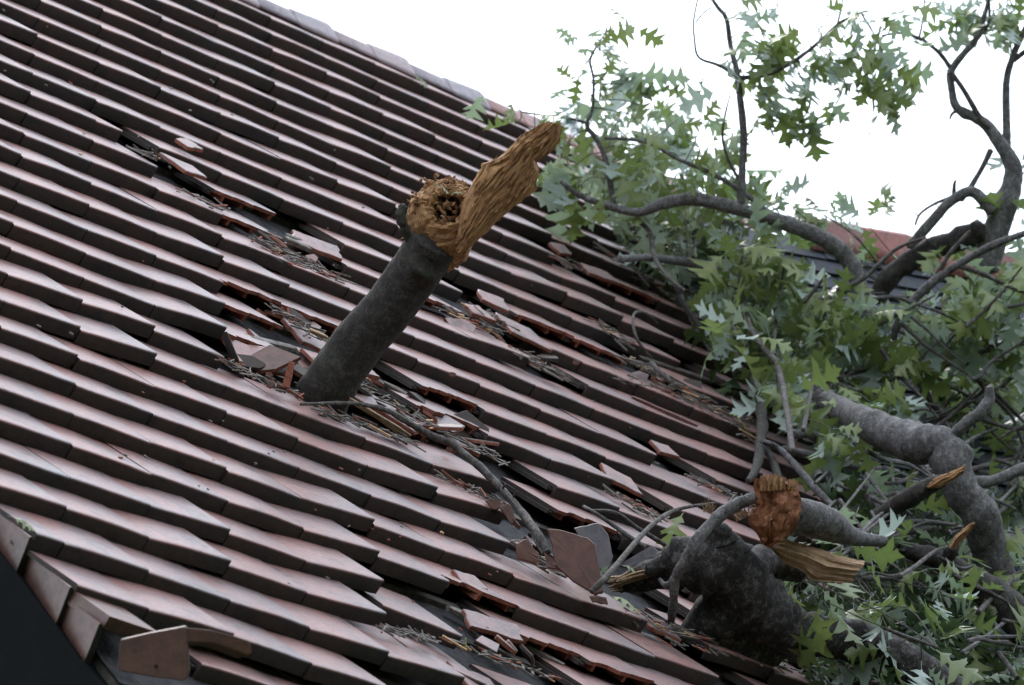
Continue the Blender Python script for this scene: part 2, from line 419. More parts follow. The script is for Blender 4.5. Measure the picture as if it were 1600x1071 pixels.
# solid deck under the felt, a far slope and walls, so the house is closed from other sides
EU, EV, EN = (loc2w(1, 0, 0)-loc2w(0, 0, 0)), (loc2w(0, 1, 0)-loc2w(0, 0, 0)), (loc2w(0, 0, 1)-loc2w(0, 0, 0))
mb = MB(); mb.box(loc2w((U_RAKE+u1)/2+.03, (v_bot+v_top)/2, -.147), EU*((u1-U_RAKE)/2), EV*((v_top-v_bot)/2), EN*.035)
mb.build('deck', [M_BATTEN], roof, smooth=False, origin=loc2w(0, 0, 0))
top = loc2w(0, v_top+.02, -.05)
def rowq(mb, pts, mat=0): mb.add(pts, [tuple(range(len(pts)))], mat)
ridge_l = Vector((loc2w(U_RAKE, 0, 0).x, top.y, top.z)); ridge_r = Vector((loc2w(u1, 0, 0).x, top.y, top.z))
run = 5.2; dz = run*math.tan(TH)
mb = MB(); back = [ridge_l, ridge_r, ridge_r+Vector((0, run, -dz)), ridge_l+Vector((0, run, -dz))]
mb.add([p for p in back]+[p-Vector((0, .05, .08)) for p in back], [(3, 2, 1, 0), (4, 5, 6, 7), (0, 1, 5, 4), (1, 2, 6, 5), (2, 3, 7, 6), (3, 0, 4, 7)])
mb.build('far_slope', [M_BROWN], roof, smooth=False, origin=ridge_l)
eave = loc2w(U_RAKE, v_bot, -.17)
mb = MB(); xl = eave.x+.12; xr = u1-.1; yf = eave.y+.35; yb = ridge_l.y+run-.3; ze = eave.z-.02
zb = ridge_l.z-dz-.02; zr = ridge_l.z-.25
pl = [(xl, yf, 0), (xl, yb, 0), (xl, yb, zb+.25), (xl, ridge_l.y, zr), (xl, yf, ze+.28)]
pr = [(xr, y, z) for _, y, z in pl]
mb.add(pl+pr, [(0, 1, 2, 3, 4), (9, 8, 7, 6, 5), (0, 4, 9, 5), (1, 6, 7, 2)])
mb.build('wall', [M_WALL], roof, smooth=False, origin=(xl, yf, 0))
# dark bargeboard below the verge tiles: a long curved board
mb = MB(); n = 40; vs = []; fs = []
for i in range(n+1):
    t = i/n; v = v_bot-.2+(v_top-v_bot+.1)*t
    sag = .02*math.sin(t*9)+.05*math.exp(-((v-vv(22))/.25)**2)
    for (uo, no) in ((-.022, -.128+sag*.15), (-.05, -1.3), (.07, -1.3), (.07, -.14)):
        vs.append(loc2w(U_RAKE+uo+(-.03 if no > -.5 else 0)*0, v, no))
for i in range(n):
    for k in range(4):
        a = i*4+k; b_ = i*4+(k+1) % 4; fs.append((a, b_, b_+4, a+4))
mb.add(vs, fs+[(3, 2, 1, 0), (n*4, n*4+1, n*4+2, n*4+3)]); mb.build('bargeboard', [M_BLACK], roof, origin=loc2w(U_RAKE, 0, 0))
# verge tiles: the down-turned side of each edge tile
def verge(r, mb, lift=0, dv=0):
    v0 = vv(r); pts = []
    prof = [(-.012, -.013), (-.018, -.015), (.012, -.150), (.022, -.156), (.034, -.150), (.004, -.024)]
    ys = [0, .006, .1, .2, .30]
    for y in ys:
        for (a, z) in prof: pts.append(loc2w(U_RAKE+a-.016+.12*y, v0+y-.002+dv, z-y*SL*(1 if z > -.1 else .15)+lift))
    k = len(prof); fs = []
    for i in range(len(ys)-1):
        for j in range(k): fs.append((i*k+j, (i+1)*k+j, (i+1)*k+(j+1) % k, i*k+(j+1) % k))
    fs += [tuple(range(k)), tuple(range(len(pts)-1, len(pts)-k-1, -1))]
    mb.add(pts, fs, [0]*(len(fs)-2)+[2, 2], random.Random(r).random())
    c = loc2w(U_RAKE+.0035, v0+.12+dv, -.085); q = []; 
    for i in range(10): an = i*math.tau/10; q.append(c+EV*.006*math.cos(an)+EN*.006*math.sin(an)-EU*.0005)
    mb.add(q, [tuple(range(9, -1, -1))], 1)
for r in range(19, 25):
    mb = MB(); verge(r, mb, dv=.075 if r == 24 else 0)
    if r == 24: mb.box(loc2w(U_RAKE+.07, vv(r)+.075+.10, -.026), EU*.085, (EV-EN*SL)*.10, EN*.02, 0, .4)
    mb.build('verge_tile', [M_BROWN, M_HOLLOW, M_EDGE], roof, origin=loc2w(U_RAKE, vv(r), 0), smooth=False)

# ridge tiles
def ridge_tile(i, mats, p0, ax, side, up, L, rad, rise, name='ridge_tile', parent=None, collar=True, tint=.5, prof=None):
    mb = MB(); prof = prof or [(-1, -1.68), (-.8, -1.27), (-.5, -.74), (-.22, -.27), (0, -.08), (.22, -.27), (.5, -.74), (.8, -1.27), (1, -1.68)]
    st = [(0, .90, 0), (.56*L, .97, .3), (.565*L, 1.22, .9), (.83*L, 1.34, 1.4), (.97*L, 1.42, 1.6), (L, 1.34, 1.5), (L, .8, .9), (.9*L, .75, .5)]
    if not collar: st = [(0, .93, 0), (.5*L, .97, .2), (.98*L, 1.0, .4), (L, .98, .4), (L, .85, .4), (.9*L, .8, .3)]
    vs = []
    for (x, s, rz) in st:
        for (a, b) in prof: vs.append(p0+ax*x+side*(a*rad*s)+up*(b*rad*s+rise*rz))
    k = len(prof); fs = []
    for a in range(len(st)-1):
        for b in range(k-1): fs.append((a*k+b, a*k+b+1, (a+1)*k+b+1, (a+1)*k+b))
    mb.add(vs, fs, 0, tint)
    o = mb.build(name, mats, parent or roof, origin=p0, angle=30)
    md = o.modifiers.new('thick', 'SOLIDIFY'); md.thickness = .012; md.offset = -1
    return o
rp0 = loc2w(0, v_top-.005, 0)
xr_ = Rf(540, 61, 0); ustart = w2loc(Rf(537, 58, .02))[0]
Ls = .455
for i in range(-12, 13):
    u = ustart + i*Ls
    if u < U_RAKE or u > u1-.5: continue
    p0 = loc2w(u-Ls-.0, vv(-4)+.30, -.012)
    ridge_tile(i, [M_RIDGE if i < 3 else M_RIDGE2], p0, EU, Vector((0, 1, 0)), Vector((0, 0, 1)), Ls+.02, .054, .012, tint=random.Random(i).random())

def prism(mb, px, d, ext, mat=0, tint=.5):
    a = [P(x, y, d+(dd if len(q) > 2 else 0)) for q in px for x, y, dd in [(q[0], q[1], q[2] if len(q) > 2 else 0)]]
    n = len(a); b = [p+Vector(ext) for p in a]
    mb.add(a+b, [tuple(range(n)), tuple(range(2*n-1, n-1, -1))]+[(i, i+n, (i+1) % n+n, (i+1) % n) for i in range(n)], mat, tint)
dV = roofd(240, 1040, -.02)
tv_ = empty('tipped_verge_tile', P(240, 1060, dV), 'brown verge tile tipped forward, its holed side facing out, at the bottom left corner', 'roof tile')
mb = MB(); prism(mb, [(188, 1000, .0), (232, 990, .04), (289, 979, .0), (293, 988, 0), (295, 1050, 0), (291, 1061, 0), (284, 1064, 0), (236, 1058, 0), (184, 1048, 0)], dV-.05, EU*.012+EV*.012, 0, .3)
q = []; c = P(244, 1042, dV-.052)
mb.add([c+Vector(AX[0])*.006*math.cos(i)+Vector(AX[1])*.006*math.sin(i) for i in np.linspace(0, math.tau, 11)[:-1]], [tuple(range(10))], 1)
o = mb.build('verge_side', [M_BROWN, M_HOLLOW], tv_, angle=30, origin=P(240, 1060, dV)); md = o.modifiers.new('soft', 'BEVEL'); md.width = .003; md.segments = 2
mb = MB(); prism(mb, [(289, 980), (300, 981), (330, 984), (365, 993), (391, 1002), (394, 1020), (388, 1025), (360, 1014), (334, 1005), (300, 1004), (292, 1004)], dV-.05, EV*.03-EN*.03, 0, .35)
o = mb.build('verge_hood', [M_BROWN, M_HOLLOW], tv_, angle=30, origin=P(300, 1000, dV)); md = o.modifiers.new('soft', 'BEVEL'); md.width = .003; md.segments = 2

# ------------------------------------------------------------------ loose and broken pieces on the roof
def poly_jag(pts, seed, amp, sub=4):
    r = random.Random(seed); outp = []
    n = len(pts)
    for i in range(n):
        a = Vector(pts[i]); b = Vector(pts[(i+1) % n]); d = b-a
        nn = Vector((-d.y, d.x)); nn = nn.normalized() if nn.length else nn
        outp.append(a)
        for k in range(1, sub):
            outp.append(a+d*(k/sub)+nn*r.uniform(-amp, amp)*min(1, d.length*12))
    return outp
def plate(name, pts3, th, mats, label, cat, group=None, tint=.5, ndir=None, seed=0, warp=.0):
    """a flat piece: outline pts3 (world points), thickness th away from the face"""
    pts3 = [Vector(p) for p in pts3]
    c = sum(pts3, Vector())/len(pts3)
    nn = Vector((0, 0, 0))
    for i in range(len(pts3)): nn += (pts3[i]-c).cross(pts3[(i+1) % len(pts3)]-c)
    nn.normalize()
    ref = ndir if ndir is not None else EN
    if nn.dot(ref) < 0: pts3.reverse(); nn = -nn
    n = len(pts3); mb = MB()
    vs = [p+nn*0 for p in pts3]+[c+(p-c)*.985-nn*.002 for p in pts3]
    top = [c+(p-c)*.97 for p in pts3]; side = [p-nn*.003 for p in pts3]; bot = [p-nn*th for p in pts3]
    vs = top+side+bot+[c, c-nn*th]
    fs = []; ms = []
    for i in range(n):
        j = (i+1) % n
        fs += [(2*n+n, i, j)] if False else [(3*n, i, j)]; ms.append(0)
        fs.append((i, n+i, n+j, j)); ms.append(0)
        fs.append((n+i, 2*n+i, 2*n+j, n+j)); ms.append(1)
        fs.append((3*n+1, 2*n+j, 2*n+i)); ms.append(len(mats)-1)
    mb.add(vs, fs, ms, tint)
    o = mb.build(name, mats, None, angle=30, origin=c)
    return tag(o, label, cat, group)
def px_plate(name, px, h, th, mats, label, cat, seed=0, amp=.006, facing=None, **k):
    """outline in the tile plane, traced at height h over it; facing=(d, lean): an upright piece at that distance leaning back"""
    if facing:
        d0, lean = facing; cy = sum(p[1] for p in px)/len(px)
        w = [P(x, y, d0+(cy-y)*lean) for x, y in px]
        rnd_ = random.Random(seed); o = []
        for i in range(len(w)):
            a, b = w[i], w[(i+1) % len(w)]; o.append(a)
            for q in (.25, .5, .75): o.append(a.lerp(b, q)+Vector((rnd_.uniform(-amp, amp), 0, rnd_.uniform(-amp, amp))))
        return plate(name, o, th, mats, label, cat, ndir=-Vector(AX[2]), seed=seed, **k)
    loc = [w2loc(Rf(x, y, h)) for x, y in px]
    pj = poly_jag([(l[0], l[1]) for l in loc], seed, amp)
    return plate(name, [loc2w(a.x, a.y, h) for a in pj], th, mats, label, cat, seed=seed, **k)
CL = [M_TILE, M_FRESH, M_EDGE]
def uvs(name, r, U, dv, poly, h, yaw, label, tilt=0.0, roll=0.0, seed=0, th=.014, mats=None, cat='tile fragment', lip=False, group=None, amp=.006):
    """a fragment of a tile lying at course r, tile column U, outline poly (metres, local), turned by yaw, tilted"""
    pj = poly_jag(poly, seed, amp)
    c, s = math.cos(yaw), math.sin(yaw); pts = []
    for p in pj:
        x, y = p.x*c-p.y*s, p.x*s+p.y*c
        pts.append(loc2w(uu(U)+x, vv(r)+dv+y, h+y*tilt+x*roll))
    o = plate(name, pts, th, mats or CL, label, cat, group, seed=seed)
    return o
def chain_U(r, nm): return ci(nm)-r/2
FRAG = 'tile_fragment'
# (course, chain letter, du, dv, polygon, height, yaw, tilt, roll, label)
Q = [(-.07, 0), (.07, .0), (.085, .10), (-.06, .12)]
fr = [
 (7, 'C', .17, .03, [(0, 0), (.10, -.02), (.13, .09), (.02, .16)], .004, .25, -.1, .05, 'pale pink triangular tile fragment in the small gap at the upper left'),
 (6, 'C', .20, .06, [(-.03, 0), (.04, 0), (.03, .10), (-.03, .08)], -.012, .1, -.1, .2, 'small dark red tile corner at the top end of the upper left gap'),
 (8, 'E', .10, .10, [(0, 0), (.20, -.02), (.22, .09), (.03, .10)], -.02, -.15, .05, .1, 'snapped clay slab with orange edge in the upper gap left of the stub'),
 (12, 'E', .12, .06, [(0, 0), (.20, .02), (.17, .12), (-.02, .12)], -.02, .1, .1, -.1, 'broken clay slab with hollow ribs left of the stub foot'),
 (13, 'E', .18, -.05, [(0, 0), (.19, -.02), (.20, .12), (.05, .16)], .002, -.1, .05, -.08, 'pinkish tile half lying loose in the big hole left of the stub'),
 (13, 'F', .0, .09, [(0, 0), (.15, 0), (.15, .07), (0, .08)], .004, .12, .0, .1, 'flat grey brown tile piece lying close to the left side of the stub'),
 (14, 'F', -.10, .13, [(0, 0), (.13, .02), (.11, .09), (0, .07)], -.01, -.2, .1, .0, 'dark splintered tile piece beneath the flat grey piece beside the stub'),
 (7, 'H', .09, .02, [(0, 0), (.11, -.02), (.12, .1), (.01, .10)], .0, -.3, .0, .1, 'small pink tile chip at the upper end of the gap right of the stub'),
 (8, 'I', -.08, -.01, [(0, 0), (.20, -.01), (.19, .16), (.02, .17)], .008, -.05, -.02, -.02, 'pink rectangular tile half resting in the gap right of the stub'),
 (8, 'H', .06, .04, [(0, 0), (.10, -.04), (.10, .07), (.02, .07)], -.004, .2, .0, .1, 'jagged pink chip left of the rectangular tile half'),
 (3, 'J', .07, .05, [(0, 0), (.08, .0), (.09, .06), (.0, .07)], -.006, .3, .1, .1, 'crumbled pink chip in the small gap high on the right of the roof'),
 (3, 'K', -.10, .00, [(0, 0), (.15, -.01), (.13, .08), (.0, .09)], .0, -.1, .0, .1, 'thin orange tile sliver beside the crumbled chip high on the right'),
 (13, 'J', .05, .10, [(0, 0), (.16, -.02), (.15, .08), (.02, .10)], -.012, -.1, .1, .0, 'rust coloured broken tile edge above the dark notch left of the upright log end'),
 (11, 'K', .10, .10, [(0, 0), (.12, .01), (.10, .07), (.0, .07)], -.015, .1, .1, .0, 'flat red chip in the notch above the torn log end'),
 (19, 'G', .12, .06, [(0, 0), (.12, .01), (.10, .07), (.0, .07)], -.016, .1, .1, .0, 'dark broken chip under the raised tile beside the bare felt'),
 (20, 'G', .10, .02, [(0, 0), (.20, -.02), (.22, .07), (.02, .09)], -.035, .0, .1, .1, 'broken slab with orange edges on the bare felt of the lower hole'),
 (18, 'J', .03, .02, [(0, 0), (.13, -.01), (.12, .12), (.0, .12)], -.006, -.1, .0, .0, 'snapped tile corner at the end of the row under the log'),
 (22, 'G', .11, .06, [(0, 0), (.20, .02), (.18, .12), (-.02, .12)], -.03, .1, .1, -.1, 'large red fragment low on the roof beside the bottom edge of the photo'),
]
for i, (r, nm, du, dv, poly, h, yaw, tilt, roll, lab) in enumerate(fr):
    uvs('tile_fragment', r, chain_U(r, nm), dv, [(x+du, y) for x, y in poly], h, yaw, lab, tilt, roll, seed=i*7+1)
# whole tiles that slid or tipped
def loose_tile(r, U, dv, dn, yaw, lift, lab, pitch=0.0, front=None, seed=1, tint=.7, wid=W, name='slipped_tile'):
    mb = MB(); add_tile(mb, uu(U)-wid, uu(U), vv(r), lift, yaw, pitch, front, seed=seed, dv=dv, dn=dn, tint=tint)
    return tag(mb.build(name, [M_TILE, M_EDGE, M_FRESH], None, origin=loc2w(uu(U)-wid/2, vv(r)+dv, dn), angle=35), lab, 'roof tile')
loose_tile(20, chain_U(20, 'G')-.15, -.10, -.012, -.12, .004, 'whole pale tile that slid down over the bare felt of the lower hole', seed=3, tint=.75)
loose_tile(22, chain_U(22, 'H')-.33, .17, -.02, -.16, -.01, 'whole tile lying askew below the bare felt, its left side showing', seed=4, tint=.3)
loose_tile(13, chain_U(13, 'G')-.05, .02, -.03, -.10, -.012, 'dark glossy tile knocked askew directly right of the stub', seed=6, tint=.95)
loose_tile(5, chain_U(5, 'L')-.35, -.20, -.012, -.03, .004, 'long tipped tile hanging over the dark hole below the leafy right edge', seed=8, tint=.4)
loose_tile(5, chain_U(5, 'K'), -.0, .010, -.02, .012, 'raised cracked tile beside the thin curled twig on the right', seed=9, tint=.6)
# upright shards by the fallen limb
px_plate('tile_shard', [(855, 826), (880, 829), (918, 840), (930, 850), (943, 925), (930, 930), (895, 908), (868, 884), (862, 850)], 0, .014, [M_BROWN, M_FRESH, M_EDGE],
         'large speckled brown tile shard standing on edge left of the fallen limb', 'tile shard', seed=5, amp=.002, facing=(roofd(915, 925, .01), .0006))
px_plate('tile_shard', [(897, 825), (935, 817), (950, 835), (958, 870), (945, 900), (925, 870)], 0, .014, [M_GREYC, M_FRESH, M_EDGE],
         'grey blue tile shard leaning behind the large speckled one', 'tile shard', seed=6, amp=.002, facing=(roofd(925, 900, .0), .0006))
for k, (pp, lab) in enumerate([
  ([(806, 850), (823, 842), (843, 868), (838, 880), (808, 872)], 'dull red wedge of tile left of the large upright shard'),
  ([(850, 862), (867, 876), (869, 888), (856, 886)], 'small orange tile chip between the twig and the large upright shard'),
  ([(758, 782), (777, 780), (790, 792), (770, 796)], 'small dark tile corner at the end of a row above the speckled shard'),
  ([(780, 792), (795, 786), (806, 812), (800, 820)], 'thin dark red tile sliver leaning next to the small dark corner'),
  ([(921, 931), (948, 934), (950, 944), (925, 940)], 'smooth brown chip under the torn end of the fallen limb')]):
    px_plate('tile_shard', pp, 0, .02, [M_BROWN, M_FRESH, M_FRESH], lab, 'tile shard', seed=20+k, amp=.002, facing=(roofd(pp[-1][0], pp[-1][1]+2, .01), .0005))
px_plate('tile_shard', [(966, 884), (1018, 852), (1030, 862), (1024, 872), (985, 888)], 0, .012, [M_GREYC, M_EDGE, M_EDGE],
         'folded grey tile piece propped above the torn tip of the fallen limb', 'tile shard', seed=31, amp=.002, facing=(roofd(1000, 890, .02), .0006))
px_plate('tile_shard', [(440, 605), (452, 563), (460, 568), (452, 607)], 0, .02, [M_FRESH, M_FRESH, M_FRESH],
         'bright orange tile splinter standing upright left of the stub foot', 'tile shard', seed=32, amp=.001, facing=(roofd(448, 607, .0)-.05, .0004))
for k, (x, y, lab) in enumerate([(420, 585, 'tiny orange crumb of tile left of the upright splinter'), (422, 602, 'tiny brown crumb of tile on the edge below the big hole'), (900, 566, 'single pink crumb on a tile right of the stub'),
        (707, 585, 'small pink crumb above the dark askew tile'), (702, 702, 'red crumb of tile beside the lying twig')]):
    px_plate('tile_crumb', [(x-6, y+1), (x-3, y-4), (x+5, y-2), (x+6, y+2), (x, y+4)], 0, .02, [M_BROWN, M_FRESH, M_BROWN], lab, 'tile crumb', seed=40+k, amp=.001, facing=(roofd(x, y+6, .0), .0004))

# rubble
def rubble(n, px, sp, seed, label, group, size=(.03, .10)):
    r = random.Random(seed); pr = []
    for k in range(n):
        a, b, t = px[0], px[1], r.random(); x = a[0]+(b[0]-a[0])*t+r.gauss(0, sp); y = a[1]+(b[1]-a[1])*t+r.gauss(0, sp*.4)
        c = w2loc(Rf(x, y, r.uniform(-.05, -.005))); s_ = r.uniform(*size); m = r.randint(4, 6); pts = []
        ax, ay = r.gauss(0, .28), r.gauss(.05, .28)
        for i in range(m):
            an = i*math.tau/m+r.uniform(-.3, .3); q = s_*r.uniform(.5, 1); X, Y = q*math.cos(an)*1.3, q*math.sin(an)
            pts.append(loc2w(c[0]+X, c[1]+Y, c[2]+X*ax+Y*ay))
        plate('tile_chunk', pts, .013, r.choice([CL, CL, [M_BROWN, M_FRESH, M_EDGE], [M_EDGE, M_EDGE, M_EDGE], [M_TILE, M_EDGE, M_EDGE], [M_EDGE, M_FRESH, M_EDGE]]), label, 'rubble', group, tint=r.random(), seed=k)
rubble(16, ((375, 545), (500, 580)), 22, 1, 'broken chunk of clay tile in the rubble around the left foot of the stub', 'rubble left of the stub', (.04, .095))
rubble(7, ((400, 470), (500, 520)), 14, 7, 'broken chunk of clay tile in the rubble up the slope left of the stub', 'rubble up and left of the stub', (.025, .07))
rubble(11, ((570, 600), (740, 690)), 16, 2, 'broken chunk of clay tile in the rubble right of the stub foot', 'rubble right of the stub', (.04, .11))
rubble(6, ((425, 375), (520, 410)), 12, 3, 'broken chunk of clay tile in the gap high left of the stub', 'rubble in the gap above left', (.025, .07))
rubble(7, ((700, 490), (850, 560)), 14, 4, 'broken chunk of clay tile along the gap right of the stub', 'rubble in the gap to the right', (.025, .07))
rubble(9, ((970, 560), (1150, 640)), 16, 5, 'broken chunk of clay tile strewn beside the dark hole near the leaves', 'rubble by the dark hole', (.02, .06))
rubble(8, ((760, 790), (860, 880)), 14, 6, 'broken chunk of clay tile by the big upright shard', 'rubble by the upright shard', (.02, .06))
rubble(6, ((720, 960), (860, 1040)), 14, 8, 'broken chunk of clay tile on the bare felt low on the roof', 'rubble on the bare felt', (.02, .07))
# splintered wood on the roof
def stick(name, a, b, w, t, mats, label, cat, seed=0, group=None, bend=.0, ragged=.25):
    r = random.Random(seed); a = Vector(a); b = Vector(b); d = b-a; L = d.length; ax = d/L
    up = EN; side = ax.cross(up).normalized(); up = side.cross(ax).normalized()
    n = 10; mb = MB(); k = 8; vs = []; tv = []
    for i in range(n+1):
        s = i/n; taper = 1 if .08 < s < .88 else (.75 if s <= .08 else .85-ragged*(s-.88)/.12)
        c = a+d*s+up*(bend*math.sin(s*math.pi))
        for j in range(k):
            an = j*math.tau/k+math.pi/k
            x = math.copysign(abs(math.cos(an))**.35, math.cos(an)); y = math.copysign(abs(math.sin(an))**.35, math.sin(an))
            e = r.uniform(-.3, .3)*L*.06 if i in (0, n) else 0
            vs.append(c+side*(x*w*taper*(1+r.uniform(-.05, .05)))+up*(y*t*taper)+ax*e); tv.append(seed*.31+j/k)
    fs = [(i*k+j, (i+1)*k+j, (i+1)*k+(j+1) % k, i*k+(j+1) % k) for i in range(n) for j in range(k)]
    fs += [tuple(range(k)), tuple(range(n*k+k-1, n*k-1, -1))]
    mb.add(vs, fs, 0, tv=tv); o = mb.build(name, mats, None, origin=(a+b)/2, angle=40)
    return tag(o, label, cat, group)
stick('split_lath', Rf(545, 624, .03), Rf(640, 681, .0), .010, .008, [M_TORNP], 'bright yellow split lath slanting down from the foot of the stub, upper of the pair', 'lath', 1)
stick('split_lath', Rf(582, 647, .01), Rf(634, 684, -.02), .007, .006, [M_TORNP], 'thin split lath lying under the bright yellow one', 'lath', 2)
stick('split_lath', Rf(560, 590, .02), Rf(580, 612, .0), .004, .004, [M_TORNP], 'short pale sliver curving out beside the right side of the stub', 'lath', 3, bend=.02)
stick('split_lath', Rf(484, 516, .02), Rf(512, 528, .02), .010, .006, [M_TORNP], 'pale splintered wood end pressed against the left side of the stub', 'lath', 4)
stick('split_lath', Rf(447, 368, -.01), Rf(500, 386, -.01), .012, .006, [M_GREYW], 'grey weathered batten splinter in the gap up and left of the stub', 'lath', 5)
stick('split_lath', Rf(446, 374, .0), Rf(488, 392, -.02), .014, .010, [M_GREYW], 'second grey batten splinter just under the first one', 'lath', 6)
for k, (a_, b_, w_, t_, lb) in enumerate([((380, 556, -.05), (500, 606, -.04), .018, .010, 'dark old batten crossing the hole left of the stub'), ((395, 530, -.03), (470, 548, -.06), .014, .009, 'snapped grey batten above the dark crossing one'), ((600, 600, -.04), (720, 668, -.05), .016, .010, 'dark batten exposed right of the stub under the lying twig'),
  ((620, 640, -.02), (668, 690, -.04), .012, .008, 'short snapped batten end near the lying twig'), ((1000, 560, -.05), (1120, 600, -.04), .016, .010, 'dark batten in the hole near the leafy right edge'), ((700, 950, -.07), (880, 1040, -.06), .014, .010, 'long loose batten on the bare felt low on the roof'), ((730, 985, -.05), (830, 1050, -.06), .010, .007, 'thin splintered batten below the long loose one')]):
    stick('split_batten', Rf(*a_), Rf(*b_), w_, t_, [M_GREYW if k % 2 else M_BATTEN], lb, 'batten', 20+k)
stick('tile_strip', Rf(988, 621, .0), Rf(1090, 666, .002), .006, .007, [M_RED], 'long thin dark red strip of clay lying on a tile near the right leaves', 'clay strip', 7)
# fine litter of slivers and grit along the gaps
mb = MB(); r = random.Random(77)
def litter(x0, y0, x1, y1, n, sp=6, h=.01, L=(.02, .09)):
    for _ in range(int(n*.8)):
        t = r.random(); x = x0+(x1-x0)*t+r.gauss(0, sp); y = y0+(y1-y0)*t+r.gauss(0, sp*.35)
        p = Rf(x, y, r.uniform(-.02, h)); l = r.uniform(*L); an = r.gauss(-.15, .5); d = (EU*math.cos(an)+EV*math.sin(an)+EN*r.gauss(0, .12)); d.normalize()
        s = d.cross(EN).normalized(); w = r.uniform(.0010, .0036); mb.box(p, d*l/2, s*w, EN*r.uniform(.001, .003), 0 if r.random() < .84 else (1 if r.random() < .7 else 2), r.random())
for seg in [(205, 232, 245, 248, 26), (275, 292, 345, 325, 22), (400, 375, 500, 420, 90), (430, 400, 540, 440, 40), (430, 480, 520, 540, 60), (345, 560, 470, 620, 60), (500, 640, 640, 690, 120),
            (560, 600, 800, 730, 90), (740, 480, 800, 510, 60), (690, 480, 780, 520, 60), (800, 545, 880, 590, 80), (865, 400, 900, 420, 40), (930, 500, 990, 540, 60), (980, 560, 1100, 625, 130), (970, 590, 1180, 660, 90),
            (950, 765, 1030, 810, 60), (800, 845, 880, 900, 70), (680, 740, 800, 790, 40), (600, 980, 680, 1000, 50), (700, 1000, 860, 1060, 60), (950, 950, 1150, 1010, 110), (1080, 745, 1180, 790, 70), (1120, 640, 1200, 700, 60),
            (1040, 1000, 1250, 1050, 50), (1050, 460, 1180, 560, 60), (930, 380, 1060, 470, 50)]:
    litter(*seg)
litter(20, 80, 1150, 760, 70, 120, .004, (.006, .02)); litter(40, 500, 900, 1050, 60, 120, .004, (.005, .015))
o = mb.build('wood_litter', [M_GREYW, M_FRESH, M_PALE], None, smooth=False, origin=Rf(600, 600, 0)); tag(o, 'litter of grey slivers and clay grit strewn along the broken rows', 'debris', kind='stuff')

# ------------------------------------------------------------------ branches
def catmull(pts, sub):
    outp = []
    n = len(pts)
    for i in range(n-1):
        p0 = pts[max(0, i-1)]; p1 = pts[i]; p2 = pts[i+1]; p3 = pts[min(n-1, i+2)]
        for k in range(sub):
            t = k/sub; outp.append(.5*((2*p1)+(-p0+p2)*t+(2*p0-5*p1+4*p2-p3)*t*t+(-p0+3*p1-3*p2+p3)*t*t*t))
    outp.append(pts[-1]); return outp
def tube(mb, pts, rad, sub=6, seg=None, rough=.06, knots=0, seed=0, mat=0, capr=.6, scale=1.0):
    """pts: world points, rad: radii (m)"""
    q = [np.array([*p, rr_]) for p, rr_ in zip(pts, rad)]
    c = catmull(q, sub); ps = [Vector(x[:3]) for x in c]; rs = [max(.0008, x[3]) for x in c]
    if seg is None: seg = int(max(6, min(40, 6+max(rs)*400)))
    T = (ps[1]-ps[0]).normalized(); nrm = T.orthogonal().normalized(); vs = []; tv = []
    L = 0
    rk = random.Random(seed); kn = [(rk.uniform(.05, .95), rk.uniform(0, math.tau), rk.uniform(.2, .45)) for _ in range(knots)]
    for i, p in enumerate(ps):
        if 0 < i < len(ps)-1: T = (ps[i+1]-ps[i-1]).normalized()
        elif i: T = (ps[i]-ps[i-1]).normalized(); L += 0
        if i: L += (ps[i]-ps[i-1]).length
        nrm = (nrm-T*nrm.dot(T)).normalized(); bi = T.cross(nrm)
        for k in range(seg):
            an = k*math.tau/seg; d = nrm*math.cos(an)+bi*math.sin(an); rr_ = rs[i]
            v = p+d*rr_; f = 1+rough*2*noise.noise(v*(.35/max(.004, rr_))+Vector((seed, 0, 0)))+rough*noise.noise(v*(1.3/max(.004, rr_)))
            for (ks, ka, kr) in kn:
                ds = (i/len(ps)-ks)*len(ps)/sub*1.5; da = (an-ka+math.pi) % math.tau-math.pi
                f += kr*math.exp(-(ds*ds*6+da*da*3))
            vs.append(p+d*rr_*f); tv.append(L)
    n = len(ps); fs = []
    for i in range(n-1):
        for k in range(seg): fs.append((i*seg+k, i*seg+(k+1) % seg, (i+1)*seg+(k+1) % seg, (i+1)*seg+k))
    vs.append(ps[0]-(ps[1]-ps[0]).normalized()*rs[0]*capr); tv.append(0); vs.append(ps[-1]+(ps[-1]-ps[-2]).normalized()*rs[-1]*capr); tv.append(L)
    for k in range(seg): fs.append((n*seg, (k+1) % seg, k)); fs.append((n*seg+1, (n-1)*seg+k, (n-1)*seg+(k+1) % seg))
    mb.add(vs, fs, mat, tv=tv)
    return ps, rs
def wpts(spec):
    """spec: (px, py, d or height, radius px)"""
    ps = [at(x, y, d) for x, y, d, _ in spec]; rs = []
    for p, s in zip(ps, spec): rs.append(s[3]*proj(p)[2]/F)
    return ps, rs

